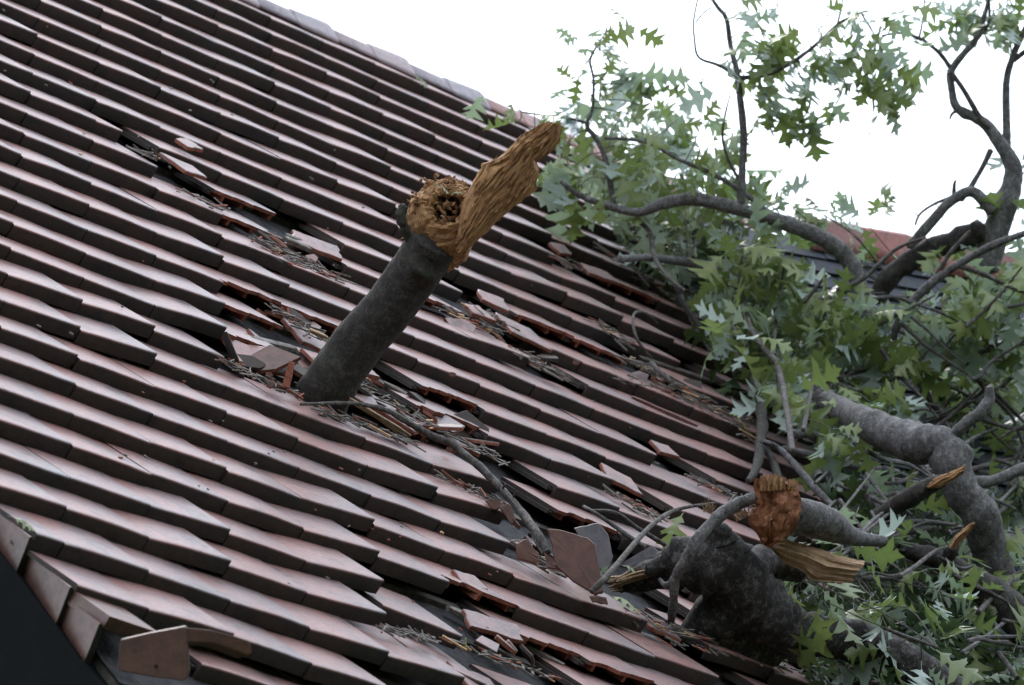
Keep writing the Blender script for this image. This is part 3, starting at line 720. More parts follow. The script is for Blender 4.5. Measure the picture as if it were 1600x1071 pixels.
# --- leaves
HALF = [(0, .010), (.10, .020), (.15, .10), (.21, .24), (.245, .17), (.29, .055), (.34, .06), (.39, .20), (.47, .42), (.50, .31), (.535, .30), (.57, .10), (.61, .065), (.66, .12), (.74, .33), (.765, .22), (.81, .09), (.87, .13), (.90, .07), (1.0, .0)]
def leaf(mb, base, dirv, nrm, L, r, mat=0):
    dirv = dirv.normalized(); side = nrm.cross(dirv); side = side.normalized() if side.length > 1e-4 else dirv.orthogonal().normalized(); up = dirv.cross(side).normalized()
    bend = r.uniform(-.95, .15); fold = r.uniform(.0, .75); tw = r.uniform(-.5, .5); wsc = r.uniform(.85, 1.2); pet = r.uniform(.18, .35)*L; asym = [1+r.uniform(-.22, .22) for _ in HALF]; wav = r.uniform(0, 6)
    vs = []; tv = r.random()
    b0 = base+dirv*pet
    vs += [base-side*.0010, base+side*.0010, b0-side*.0008, b0+side*.0008]; fs = [(0, 1, 3, 2)]
    def pt(x, y):
        z = bend*x*x*L*.7 - fold*abs(y)*L*.8 + tw*y*x*L + .03*L*math.sin(x*7+wav+y*8)
        return b0+dirv*(x*L*(1-abs(bend)*.18))+side*(y*L*wsc)+up*z
    o = 4
    tvl = [tv]*4
    for i, (x, y) in enumerate(HALF):
        tvl += [min(1, tv+.45), tv*.9, tv*.9]; xx = x + (.05*(y > .18))
        vs += [pt(x, 0), pt(min(1.02, xx), y*asym[i]), pt(min(1.02, xx), -y*asym[-i-1])]
    for i in range(len(HALF)-1):
        a = o+i*3; fs += [(a, a+3, a+4, a+1), (a, a+2, a+5, a+3)]
    mb.add(vs, fs, mat, tv=tvl)
def rvec(r): return Vector((r.gauss(0, 1), r.gauss(0, 1), r.gauss(0, 1))).normalized()
CAMD = Vector(AX[2]); UPV = Vector((0, 0, 1))
def cluster(parent, near, px, py, d, n, size, seed, droop=.5, spread=1.0, mleaf=None, twr=.0018, name='twig', solo=False, aim=None):
    """twig from the nearest branch point to this spot, leaves fanning from its end"""
    r = random.Random(seed); tip = at(px, py, d)
    if near:
        cands = sorted(near, key=lambda q: (q-tip).length)[:3]; root = cands[0]
    else: root = tip+Vector((r.uniform(-.1, .1), .05, -.15))
    if (root-tip).length < .05: root = tip-Vector((r.uniform(-.05, .05), r.uniform(-.05, .05), .08))
    D = tip-root; 
    if D.length > .9: root = tip-D.normalized()*.5-UPV*.05; D = tip-root
    mid = root.lerp(tip, .5)+UPV*D.length*r.uniform(-.02, .15)+rvec(r)*D.length*.08
    mbt = MB(); ps, rs = tube(mbt, [root, mid, tip, tip+D.normalized()*.015], [twr*1.5, twr*1.15, twr, twr*.5], sub=4, seg=5, rough=.05, seed=seed)
    t = mbt.build(name, [M_TWIG], parent, origin=root)
    mbl = MB(); ax = D.normalized()
    for i in range(n):
        s = 1-abs(r.gauss(0, .30)); q = ps[max(0, min(len(ps)-1, int(s*(len(ps)-1))))]
        dv_ = (ax*r.uniform(.1, .8)+rvec(r)*.95*spread-UPV*droop*r.uniform(.3, 1.2)+(aim or Vector())).normalized()
        nn = (UPV*.7+rvec(r)*.85-CAMD*.25).normalized()*(-1 if r.random() < .26 else 1)
        leaf(mbl, q, dv_, nn, size*1.18*r.uniform(.6, 1.15), r)
    mbl.build('leaves', [mleaf or M_LEAF], t, origin=root, angle=60)
    return t
def branch(name, spec, label, cat, bark=None, group=None, side=(), knots=2, rough=.06, partname='limb', sub=6, near_pts=None):
    ps, rs = wpts(spec); root = empty(name, ps[0], label, cat, group)
    mb = MB(); near = []
    a, _ = tube(mb, ps, rs, sub=sub, knots=knots, rough=rough, seed=len(label)); near += a
    mb.build(partname, [bark or M_BARK], root, origin=ps[0])
    for sp in side:
        p2, r2 = wpts(sp); mb = MB(); a, _ = tube(mb, p2, r2, sub=5, knots=1, rough=rough, seed=len(near)); near += a
        mb.build('side_branch', [M_TWIG if max(r2) < .012 else (bark or M_BARK)], root, origin=p2[0])
    return root, near
def torn_end(parent, c, axis, rad, L, seed, mats=None, n=26, hollow=True, squash=1.0, spread=.2, wk=1.0):
    """ragged fibres at a snapped end; axis points outwards"""
    r = random.Random(seed); axis = Vector(axis).normalized(); a = axis.orthogonal().normalized(); b = axis.cross(a); mb = MB()
    for i in range(n):
        an = r.uniform(0, math.tau); rr_ = rad*math.sqrt(r.random())*.92; p = c+(a*math.cos(an)+b*math.sin(an)*squash)*rr_
        l = L*r.uniform(.35, 1.1); w = wk*rad*r.uniform(.07, .2); t = w*r.uniform(.3, .7); dd = (axis+rvec(r)*spread).normalized(); s = dd.cross(rvec(r)).normalized(); u_ = s.cross(dd)
        base = p-dd*rad*.2; q = []
        for (f, sc_) in ((0, 1), (.55, .85), (.85, .5), (1, .1)):
            cc = base+dd*((l+rad*.2)*f)+u_*(r.uniform(-.2, .2)*w)
            q += [cc-s*w*sc_-u_*t*sc_, cc+s*w*sc_-u_*t*sc_, cc+s*w*sc_+u_*t*sc_, cc-s*w*sc_+u_*t*sc_]
        fs = [(0, 3, 2, 1), (12, 13, 14, 15)]+[(k*4+j, k*4+(j+1) % 4, k*4+4+(j+1) % 4, k*4+4+j) for k in range(3) for j in range(4)]
        mb.add(q, fs, 0, tv=[i*.37+k*.11 for k in range(16)])
    return mb.build('splintered_end', mats or [M_TORNR], parent, angle=30, origin=c)

# ------------------------------------------------------------------ the snapped stub sticking out of the roof
dS = roofd(515, 612, 0)
base_w = at(508, 618, dS+.02); d_top = dS-.12
spec = [(490, 650, dS+.10, 48), (510, 610, dS-.02, 43), (553, 545, dS-.04, 41), (600, 490, dS-.06, 40), (640, 437, dS-.08, 40), (662, 404, dS-.10, 41), (676, 382, dS-.11, 39)]
ps, rs = wpts(spec)
stub = empty('broken_limb_stub', ps[1], 'thick dark limb stub poking up through the roof with a torn orange brown end', 'broken limb')
mb = MB(); tube(mb, ps, rs, sub=8, seg=40, rough=.035, knots=4, seed=11); mb.build('limb', [M_BARKD], stub, origin=ps[1])
axS = (ps[-1]-ps[1]).normalized(); RT = np.array(AX[0]); 
sR = Vector(AX[0]); sD = Vector(AX[1]); sF = Vector(AX[2])
pxm = (dS-.12)/F                                       # metres per photo pixel there
# crater: a collar of torn wood round a dark hollow, opening towards the viewer and up
cc = at(690, 325, dS-.15)
mouth = (-sF*.88-sD*.42+sR*-.12).normalized()
e1 = (sR-mouth*sR.dot(mouth)).normalized(); e2 = mouth.cross(e1).normalized()
if e2.dot(sD) > 0: e2 = -e2
NA, NR = 120, 44; vs = []; tv = []
rc = random.Random(3)
for j in range(NR+1):
    t = j/NR
    for i in range(NA):
        an = i*math.tau/NA; ca, sa = math.cos(an), math.sin(an)
        nz1 = noise.noise(Vector((ca*1.3, sa*1.3, 1.3))); nz2 = noise.noise(Vector((ca*5, sa*5, 4+t*2))); nz3 = noise.noise(Vector((ca*16, sa*16, t*9)))
        Ro = 56+6*nz1+3*nz2+(3 if sa > 0 else 0)
        if t < .22:
            s = t/.22; rad = Ro*(.84+.17*math.sin(s*1.45)); z = -56+38*s+7*nz2+9*nz3*(1-s); cx = (1-s)*.62
        elif t < .66:
            s = (t-.22)/.44; rad = Ro*(1-.50*s); z = -18+22*math.sin(s*1.5)+(7 if sa > .1 else 2)*nz2+4.5*noise.noise(Vector((rad*.22, ca*1.5, sa*1.5)))+2.2*noise.noise(Vector((rad*.6, ca*3, sa*3)))+2.0*nz3; cx = 0
            if sa > .2: z += 7*max(0, nz3)*(1-s)
        else:
            s = (t-.66)/.34; rad = Ro*.50*(1-s*.94)*(1+.35*noise.noise(Vector((ca*2.5, sa*2.5, s*4+8)))); z = 4-46*s**1.2+9*nz2+14*noise.noise(Vector((ca*2.2, sa*2.2, s*5)))*s+5*nz3; cx = 0
        cs = (Vector(ps[-1])-cc)*(cx*.9)+sR*(10*max(0, min(1, (t-.22)/.4))*pxm)
        vs.append(cc+cs+e1*rad*pxm*ca+e2*rad*pxm*sa*1.04+mouth*z*pxm); tv.append(rad*.016+.12*nz1+.03*nz3+(0 if t > .22 else .02*math.sin(an*9)))
fs = []; ms = []
for j in range(NR):
    for i in range(NA):
        fs.append((j*NA+i, j*NA+(i+1) % NA, (j+1)*NA+(i+1) % NA, (j+1)*NA+i)); ms.append(1 if j > NR*.74 else 0)
fs.append(tuple(NR*NA+i for i in range(NA))); ms.append(1)
mb = MB(); mb.add(vs, fs, ms, tv=tv)
for k in range(64):                                    # torn lumps and fibres inside the hollow and along the rim
    an = rc.uniform(0, math.tau); inner = rc.random() < .7; an = an if inner else rc.uniform(.1, 3.0); rad = (rc.uniform(6, 26) if inner else rc.uniform(46, 56))*pxm
    p = cc+sR*(10*pxm if inner else 0)+e1*rad*math.cos(an)+e2*rad*math.sin(an)+mouth*((rc.uniform(-24, -4) if inner else rc.uniform(-6, 8))*pxm)
    d = (mouth*rc.uniform(.2, 1)+e1*rc.uniform(-.7, .7)+e2*rc.uniform(-.5, .8)).normalized(); s = d.cross(rvec(rc)).normalized(); u_ = s.cross(d)
    l = (rc.uniform(6, 17) if inner else rc.uniform(4, 9))*pxm; w = rc.uniform(2, 5.5)*pxm; q = []
    for (f, sc_) in ((0, 1), (.5, 1.1), (.85, .7), (1, .15)):
        c_ = p+d*l*f+u_*w*.4*math.sin(f*3); q += [c_-s*w*sc_, c_-u_*w*.6*sc_, c_+s*w*sc_, c_+u_*w*.6*sc_]
    mb.add(q, [(0, 3, 2, 1), (12, 13, 14, 15)]+[(a*4+j, a*4+(j+1) % 4, a*4+4+(j+1) % 4, a*4+4+j) for a in range(3) for j in range(4)], 0, tv=[k*.23+a*.04 for a in range(16)])
for k in range(90):                                    # fibres torn down over the bark below the collar
    an = rc.uniform(math.pi*.95, math.pi*2.05); rad = rc.uniform(38, 52)*pxm
    p = cc+(Vector(ps[-1])-cc)*.55*rc.uniform(.4, 1)+e1*rad*math.cos(an)+e2*rad*math.sin(an)-mouth*rc.uniform(10, 50)*pxm
    d = (-axS*rc.uniform(.3, 1)+e1*math.cos(an)*rc.uniform(.0, .6)+rvec(rc)*.35).normalized(); s_ = d.cross(rvec(rc)).normalized(); u_ = s_.cross(d); l = rc.uniform(8, 22)*pxm; w = rc.uniform(.7, 2.6)*pxm
    mb.add([p-s_*w, p+s_*w, p+u_*w, p+d*l*.6-s_*w*.7, p+d*l*.6+s_*w*.7, p+d*l], [(0, 1, 4, 3), (3, 4, 5), (1, 2, 4), (2, 0, 3), (2, 3, 5), (4, 2, 5)], 0, tv=[k*.217+a*.01 for a in range(6)])
mb.build('torn_collar', [M_TORN, M_HOLLOW], stub, origin=cc, angle=50)
# long upright slab of torn wood
Lft = [(722, 392), (715, 370), (719, 340), (727, 308), (738, 285), (750, 268), (754, 256), (770, 250), (785, 242), (800, 228), (812, 214), (828, 204), (845, 194), (856, 189)]
Rgt = [(724, 392), (735, 386), (752, 372), (778, 345), (802, 325), (822, 310), (838, 298), (838, 284), (844, 268), (838, 252), (852, 244), (868, 232), (874, 222), (880, 194)]
NL, NC = 80, 34
def lerp_poly(pp, t):
    f = t*(len(pp)-1); i = min(len(pp)-2, int(f)); s = f-i; return (pp[i][0]*(1-s)+pp[i+1][0]*s, pp[i][1]*(1-s)+pp[i+1][1]*s)
fr_ = []; bk = []; tv = []
for i in range(NL+1):
    t = i/NL; l = lerp_poly(Lft, t); rg = lerp_poly(Rgt, t)
    for j in range(NC+1):
        s = j/NC; e = 2.2*noise.noise(Vector((t*30, 1.5 if s < .5 else 9, 0)))*(1 if s in (0, 1) else 0)
        x = l[0]*(1-s)+rg[0]*s+e; y = l[1]*(1-s)+rg[1]*s+e*.6
        if t > .93: y += 5*abs(noise.noise(Vector((s*9, 3, 2))))*(t-.93)/.07; x -= 4*abs(noise.noise(Vector((s*9, 3, 8))))*(t-.93)/.07
        rl = noise.noise(Vector((s*7+.6*math.sin(t*3), t*1.6, 2)))*.007+noise.noise(Vector((s*18+1.0*math.sin(t*4), t*4, 7)))*.008+noise.noise(Vector((s*44, t*5, 4)))*.0055
        bow = .03*math.sin(math.pi*s)
        dd = dS-.20+.05*t-bow-rl
        fr_.append(P(x, y, dd)); bk.append(P(x, y, dd+.012+.045*math.sin(math.pi*(.08+.84*s))*(1-.5*t))); tv.append(s*.75+.02*t+.05*math.sin(t*5))
vs = fr_+bk; o_ = len(fr_); fs = []
for i in range(NL):
    for j in range(NC):
        a = i*(NC+1)+j; fs.append((a, a+1, a+NC+2, a+NC+1)); fs.append((o_+a, o_+a+NC+1, o_+a+NC+2, o_+a+1))
    a = i*(NC+1); fs.append((a, a+NC+1, o_+a+NC+1, o_+a)); a += NC; fs.append((a, o_+a, o_+a+NC+1, a+NC+1))
for j in range(NC):
    fs.append((j+1, j, o_+j, o_+j+1)); a = NL*(NC+1)+j; fs.append((a, a+1, o_+a+1, o_+a))
mb = MB(); mb.add(vs, fs, 0, tv=tv+[x+.3 for x in tv])
for k in range(40):                                    # loose fibres on the edges and at the tip
    t = rc.random()**.6; pp = lerp_poly(Lft if k % 2 else Rgt, t) if k < 18 else (rc.uniform(850, 876), rc.uniform(196, 212))
    p = P(pp[0], pp[1], dS-.19+.05*t); d = (Vector(P(856+12, 200, dS))-Vector(P(720, 390, dS))).normalized()
    d = (d+rvec(rc)*.22).normalized(); s = d.cross(sF).normalized(); w = rc.uniform(.8, 2.2)*pxm; l = rc.uniform(9, 22)*pxm
    mb.add([p-d*l*.6-s*w, p-d*l*.6+s*w, p+d*l*.5, p-d*l*.4-sF*w*1.5], [(0, 1, 2), (0, 3, 1), (1, 3, 2), (0, 2, 3)], 0, tv=[k*.3, k*.3+.05, k*.3+.02, k*.3+.08])

gd = (Vector(P(850, 215, dS-.17))-Vector(P(735, 370, dS-.2))).normalized()
for k in range(150):
    t = rc.uniform(.02, .93); s = rc.uniform(.04, .96); l_ = lerp_poly(Lft, t); r_ = lerp_poly(Rgt, t)
    p = P(l_[0]*(1-s)+r_[0]*s, l_[1]*(1-s)+r_[1]*s, dS-.20+.05*t-.03*math.sin(math.pi*s)-.008)
    d = (gd+rvec(rc)*.07).normalized(); sd_ = d.cross(sF).normalized(); w = rc.uniform(.5, 1.5)*pxm; l = rc.uniform(8, 30)*pxm; lf = -sF*rc.uniform(.002, .010)
    mb.add([p-d*l*.5-sd_*w, p-d*l*.5+sd_*w, p+sd_*w*1.1+lf*.6, p-sd_*w*1.1+lf*.6, p+d*l*.5+lf, p+sF*.006], [(0, 1, 2, 3), (3, 2, 4), (0, 3, 5), (1, 5, 2), (3, 4, 5), (2, 5, 4)], 0, tv=[k*.173+a*.012 for a in range(6)])
mb.build('torn_wood_slab', [M_TORN], stub, origin=P(790, 290, dS-.2), angle=35)
# flap of bark left on the collar, two small leaf scraps in the hollow
mb = MB(); tube(mb, [P(630, 322, dS-.14), P(627, 340, dS-.15), P(634, 362, dS-.14), P(645, 392, dS-.12)], [7*pxm, 8*pxm, 7*pxm, 5*pxm], seg=10, rough=.2, seed=5)
mb.build('bark_flap', [M_BARKD], stub, origin=P(630, 340, dS-.14))
def one_leaf(px, py, d, L, dirp, nrmv, seed, label, ml=None):
    r = random.Random(seed); mb = MB(); b = at(px, py, d); e = at(px+dirp[0], py+dirp[1], proj(b)[2]+dirp[2])
    leaf(mb, b, e-b, Vector(nrmv), L, r); return tag(mb.build('oak_leaf', [ml or M_LEAF], None, origin=b, angle=60), label, 'leaf')
one_leaf(680, 288, dS-.24, .045, (30, 8, 0), (-.3, -.6, .7), 3, 'small pale leaf scrap curled in the hollow of the torn stub')
one_leaf(706, 304, dS-.22, .03, (18, -10, 0), (.2, -.8, .5), 4, 'tiny dark green leaf tip beside the pale scrap in the torn stub')

# ------------------------------------------------------------------ leaves lying about
for k, (x, y, h, L, dp, lab) in enumerate([
  (640, 116, .03, .08, (30, 8, 0), 'green leaf lying just under the ridge tile'), (12, 806, .02, .07, (30, 8, 0), 'yellow green leaf on the lowest left rows'),
  (970, 875, .10, .13, (-50, 30, 0), 'bright green lobed leaf below the thin crossing twig'), (1075, 790, .16, .16, (-30, 40, -.05), 'large fresh green leaf over the knotted log'),
  (945, 928, .12, .11, (55, 12, -.03), 'pale blue green leaf lying upside down beneath the torn log tip'), (1130, 640, .05, .10, (45, 20, 0), 'pale leaf lying on the tiles beside the upright cut branch'),
  (965, 884, .2, .05, (40, -6, 0), 'narrow pale leaf strip over the torn log tip'), (722, 990, .02, .035, (14, 16, 0), 'tiny green leaf blade on the bare felt')]):
    one_leaf(x, y, h, L, dp, (random.Random(k).uniform(-.4, .4), -.5, .8), 60+k, lab)

# ------------------------------------------------------------------ fallen limbs
# big forked log lying across the lower right
dl = roofd(1130, 900, .18)
log, nlog = branch('fallen_log', [(962, 915, dl+.05, 10), (990, 908, dl+.02, 20), (1040, 893, dl, 30), (1090, 882, dl-.05, 46), (1135, 893, dl-.05, 56), (1172, 940, dl, 50), (1220, 978, dl+.05, 40), (1290, 996, dl+.12, 33), (1350, 1005, dl+.2, 33), (1420, 1042, dl+.25, 33), (1480, 1080, dl+.3, 32), (1540, 1120, dl+.35, 32)],
   'massive dark forked log lying across the lower right of the roof', 'log', M_BARKB, knots=6, rough=.12, side=[
   [(1130, 870, dl-.08, 34), (1122, 838, dl-.10, 24), (1115, 822, dl-.12, 12)],
   [(1090, 862, dl-.08, 22), (1060, 872, dl-.06, 19), (1015, 893, dl-.06, 15)],
   [(1160, 905, dl, 40), (1200, 880, dl+.10, 30), (1250, 890, dl+.16, 20)],
   [(1170, 940, dl, 40), (1110, 975, dl+.05, 45), (1180, 1010, dl+.1, 40), (1230, 1000, dl+.15, 25)]])
def slab(parent, name, px, d, mats, th=.03, seed=0, grain=(1, 0)):
    mb = MB(); n = len(px)//2; A = px[:n]; B = px[n:][::-1]; NLs, NCs = 40, 14; f_ = []; b_ = []; tv = []
    for i in range(NLs+1):
        t = i/NLs; l = lerp_poly(A, t); r_ = lerp_poly(B, t)
        for j in range(NCs+1):
            s = j/NCs; e = 2.5*noise.noise(Vector((t*22, s*3, seed)))*(1 if s in (0, 1) or t in (0, 1) else .2)
            q = noise.noise(Vector((s*8, t*1.5, seed)))*.012+noise.noise(Vector((s*22, t*4, seed+2)))*.007
            x = l[0]*(1-s)+r_[0]*s+e*.6; y = l[1]*(1-s)+r_[1]*s+e; dd = d-q-.015*math.sin(s*math.pi)
            if t in (0, 1): x += 9*noise.noise(Vector((s*11, seed, 3)))
            f_.append(P(x, y, dd)); b_.append(P(x, y, dd+th)); tv.append(s*.7+.03*t+seed)
    o2 = len(f_); fs = []
    for i in range(NLs):
        for j in range(NCs): a = i*(NCs+1)+j; fs += [(a, a+1, a+NCs+2, a+NCs+1), (o2+a, o2+a+NCs+1, o2+a+NCs+2, o2+a+1)]
        a = i*(NCs+1); fs.append((a, a+NCs+1, o2+a+NCs+1, o2+a)); a += NCs; fs.append((a, o2+a, o2+a+NCs+1, a+NCs+1))
    for j in range(NCs): fs.append((j+1, j, o2+j, o2+j+1)); a = NLs*(NCs+1)+j; fs.append((a, a+1, o2+a+1, o2+a))
    mb.add(f_+b_, fs, 0, tv=tv+tv); return mb.build(name, mats, parent, origin=P(*px[0], d), angle=35)
slab(log, 'torn_wood_slab', [(1198, 848), (1225, 843), (1262, 852), (1310, 868), (1352, 878), (1330, 912), (1270, 908), (1255, 893), (1225, 880), (1205, 858)], dl-.05, [M_TORNP], seed=1)
slab(log, 'torn_wood_tip', [(962, 903), (985, 892), (1010, 888), (1040, 880), (1038, 892), (1015, 903), (990, 910), (966, 918)], dl-.04, [M_TORNP], th=.03, seed=3)
torn_end(log, at(968, 912, dl-.02), -sR+sD*.2, 14*dl/F, .04, 4, [M_TORNP], 16)
torn_end(log, at(1108, 800, dl-.1), -sD+sR*.1-sF*.1, 10*dl/F, .05, 9, [M_TORNP], 22, spread=.5, wk=.6)
torn_end(log, at(1160, 808, dl-.1), -sD*.8-sR*.4, 14*dl/F, .04, 10, [M_TORNP], 34, spread=.5, wk=.5)

# upright torn butt of the grey limb
d2 = dl-.12
butt, nb2 = branch('snapped_limb', [(1214, 812, d2, 30), (1240, 806, d2+.03, 29), (1270, 812, d2+.08, 29), (1298, 822, d2+.13, 26), (1320, 834, d2+.18, 18), (1345, 842, d2+.3, 12), (1380, 846, d2+.4, 9)],
   'smooth grey limb with a rust red torn butt standing upright behind the dark log', 'broken limb', M_SMOOTH, knots=1, rough=.03)
bl = [(1176, 748), (1180, 775), (1180, 790), (1168, 805), (1170, 820), (1185, 838), (1190, 850)]; br = [(1224, 752), (1248, 765), (1252, 785), (1250, 810), (1240, 832), (1225, 845), (1200, 856)]
NLs, NCs = 48, 20; f_ = []; b_ = []; tv = []
for i in range(NLs+1):
    t = i/NLs; l = lerp_poly(bl, t); r_ = lerp_poly(br, t)
    for j in range(NCs+1):
        s = j/NCs; q = noise.noise(Vector((s*3, t*2, 5)))*.030+noise.noise(Vector((s*9, t*5, 6)))*.018-.03*math.exp(-((s-.6)/.25)**2-((t-.12)/.10)**2)+noise.noise(Vector((s*24, t*16, 7)))*.005
        e = noise.noise(Vector((t*16, s*9, 3)))*4.2
        x = l[0]*(1-s)+r_[0]*s+e; y = l[1]*(1-s)+r_[1]*s+e*.7
        if t == 0: y -= 9*abs(noise.noise(Vector((s*8, 1, 1))))
        dd = d2-.05-q-.05*math.sin(s*math.pi)*math.sin(.3+t*2.4)+.02*t; f_.append(P(x, y, dd)); b_.append(P(x, y, dd+.06+.05*math.sin(s*math.pi))); tv.append(s*.5+.06*math.sin(t*3)+t*.03)
o2 = len(f_); fs = []
for i in range(NLs):
    for j in range(NCs): a = i*(NCs+1)+j; fs += [(a, a+NCs+1, a+NCs+2, a+1), (o2+a, o2+a+1, o2+a+NCs+2, o2+a+NCs+1)]
    a = i*(NCs+1); fs.append((a, o2+a, o2+a+NCs+1, a+NCs+1)); a += NCs; fs.append((a, a+NCs+1, o2+a+NCs+1, o2+a))
for j in range(NCs): fs.append((j, j+1, o2+j+1, o2+j)); a = NLs*(NCs+1)+j; fs.append((a+1, a, o2+a, o2+a+1))
mb = MB(); mb.add(f_+b_, fs, 0, tv=tv+tv); mb.build('torn_butt', [M_TORNR], butt, origin=P(1210, 800, d2), angle=40)
torn_end(butt, at(1206, 760, d2-.06), -sD-sR*.05, 32*d2/F, .040, 14, [M_TORN], 80, squash=.6, spread=.34, wk=.5)
torn_end(butt, at(1232, 762, d2-.04), -sD+sR*.2, 15*d2/F, .03, 15, [M_TORN], 50, spread=.34, wk=.6)

# thin bark branch draped over the log
branch('draped_branch', [(1178, 778, dl-.16, 9), (1150, 790, dl-.18, 10), (1118, 812, dl-.22, 10), (1092, 842, dl-.26, 9), (1072, 875, dl-.26, 9), (1055, 905, dl-.24, 8), (1052, 940, dl-.2, 7), (1048, 975, dl-.12, 6)],
   'scaly grey branch draped down over the left end of the dark log', 'branch', M_BARK, knots=3, rough=.12, side=[[(1055, 905, dl-.24, 6), (1040, 915, dl-.22, 5), (1030, 905, dl-.2, 3)]])
# background trunk
d3 = 19.7
tr3, n3 = branch('leaning_trunk', [(1240, 590, d3+1.6, 12), (1290, 625, d3+1.0, 17), (1340, 655, d3+.4, 23), (1385, 675, d3+.2, 28), (1430, 694, d3+.05, 30), (1472, 698, d3, 32), (1490, 735, d3-.05, 29), (1508, 775, d3-.05, 29), (1532, 805, d3-.05, 30), (1545, 850, d3, 30), (1560, 905, d3+.05, 30), (1585, 960, d3+.1, 28), (1620, 1010, d3+.15, 28)],
   'thick smooth grey trunk bending down through the leaves at the right edge', 'trunk', M_SMOOTH, knots=3, rough=.07, side=[
   [(1480, 690, d3, 11), (1512, 660, d3-.02, 10), (1532, 645, d3-.02, 10), (1545, 625, d3, 9), (1546, 605, d3, 6)],
   [(1505, 755, d3, 12), (1550, 752, d3+.05, 9), (1600, 732, d3+.1, 8), (1640, 715, d3+.1, 7)]])
b4, n4 = branch('torn_branch', [(1375, 808, 19.2, 15), (1400, 790, 19.15, 14), (1430, 772, 19.1, 14), (1458, 757, 19.1, 13), (1475, 750, 19.1, 9)], 'dark branch with a long pale torn tip lying across the grey trunk', 'branch', M_BARKD, knots=1)
slab(b4, 'torn_wood_tip', [(1448, 760), (1462, 746), (1485, 738), (1508, 726), (1505, 740), (1490, 750), (1470, 762), (1452, 764)], 19.05, [M_TORN], th=.02, seed=5)
b5, n5 = branch('broken_branch', [(1385, 850, 19.25, 13), (1420, 862, 19.25, 14), (1460, 872, 19.25, 16), (1500, 895, 19.25, 20), (1550, 930, 19.2, 28), (1610, 985, 19.1, 34)], 'dark broken branch sloping down under the grey trunk with a splintered side spur', 'branch', M_BARKD, knots=2,
   side=[[(1478, 878, 19.2, 13), (1488, 860, 19.15, 10), (1498, 845, 19.2, 7)]])
slab(b5, 'torn_wood_tip', [(1482, 855), (1492, 838), (1510, 822), (1522, 816), (1520, 826), (1508, 840), (1498, 852), (1492, 858)], 19.05, [M_TORN], th=.02, seed=6)

# ------------------------------------------------------------------ the neighbouring wing behind the fallen branches
A = P(1235, 371, 23.4); rz = (B_ := ray(1680, 452))[2]; B = P(1680, 452, (A.z-CAM[2])/rz)
axw = (B-A).normalized(); back_ = Vector((-axw.y, axw.x, 0)).normalized()
if back_.dot(Vector(AX[2])) < 0: back_ = -back_
pit = math.radians(52); dn_ = (-back_*math.cos(pit)-UPV*math.sin(pit)).normalized(); nw = axw.cross(dn_).normalized()
if nw.dot(Vector(AX[2])) > 0: nw = -nw
wing = empty('slate_wing', A, 'dark slate roof of the wing behind the branches, topped by red ridge tiles', 'roof')
Lw = (B-A).length
mb = MB(); mb.add([A-axw*.5, B+axw*1.5, B+axw*1.5+dn_*5, A-axw*.5+dn_*5, A-axw*.5+back_*4-UPV*4.5, B+axw*1.5+back_*4-UPV*4.5], [(0, 1, 2, 3), (1, 0, 4, 5)])
mb.build('slope', [M_SLATE], wing, smooth=False, origin=A)
rk = random.Random(8); mb = MB()
for i in range(34):
    for j in range(int((Lw+2)/.2)):
        c = A-axw*.5+axw*(.2*j+.1+(.1 if i % 2 else 0))+dn_*(.12+.14*i)+nw*(.012+rk.uniform(0, .004))
        mb.box(c, axw*.098, dn_*.085-nw*-.008, nw*.004, 0, rk.random())
mb.build('slates', [M_SLATE], wing, smooth=False, origin=A)
x = .05; k = 0
while x < Lw:
    p0 = A+axw*x
    ridge_tile(k, [M_RED], p0, axw, back_, UPV, .24, .11, .0, prof=[(-1.0, -.95), (-.97, -.3), (-.9, .45), (-.6, .66), (0, .70), (.6, .66), (.9, .45), (.97, -.3), (1.0, -.95)], parent=wing, collar=False, tint=rk.random()); x += .235; k += 1

# ------------------------------------------------------------------ a far conifer beyond the ridge
ct = P(893, 150, 62.0); con = empty('conifer', Vector((ct.x, ct.y, 0)), 'blurred blue green conifer top far beyond the ridge', 'tree')
mb = MB(); tube(mb, [Vector((ct.x, ct.y, -.2)), Vector((ct.x, ct.y, ct.z*.5)), ct-Vector((0, 0, .3))], [.28, .18, .02], seg=10, rough=.05); mb.build('trunk', [M_BARK], con, origin=(ct.x, ct.y, 0))
mb = MB(); rk = random.Random(4)
for i in range(5200):
    t = rk.random()**.75; z = ct.z-.02-t*17; R_ = (.12+.17*(ct.z-z))*rk.uniform(.35, 1.1)*(1 if rk.random() > .5 else .8)
    an = rk.uniform(0, math.tau); c = Vector((ct.x+R_*math.cos(an), ct.y+R_*math.sin(an), z-R_*.25)); s = .05+.10*min(1, t*6)
    a = rvec(rk)*s; b = rvec(rk)*s*.6; mb.add([c-a, c+b, c+a, c-b], [(0, 1, 2, 3)], 0, rk.random())
mb.build('crown', [M_CONIFER], con, smooth=False, origin=(ct.x, ct.y, 0))

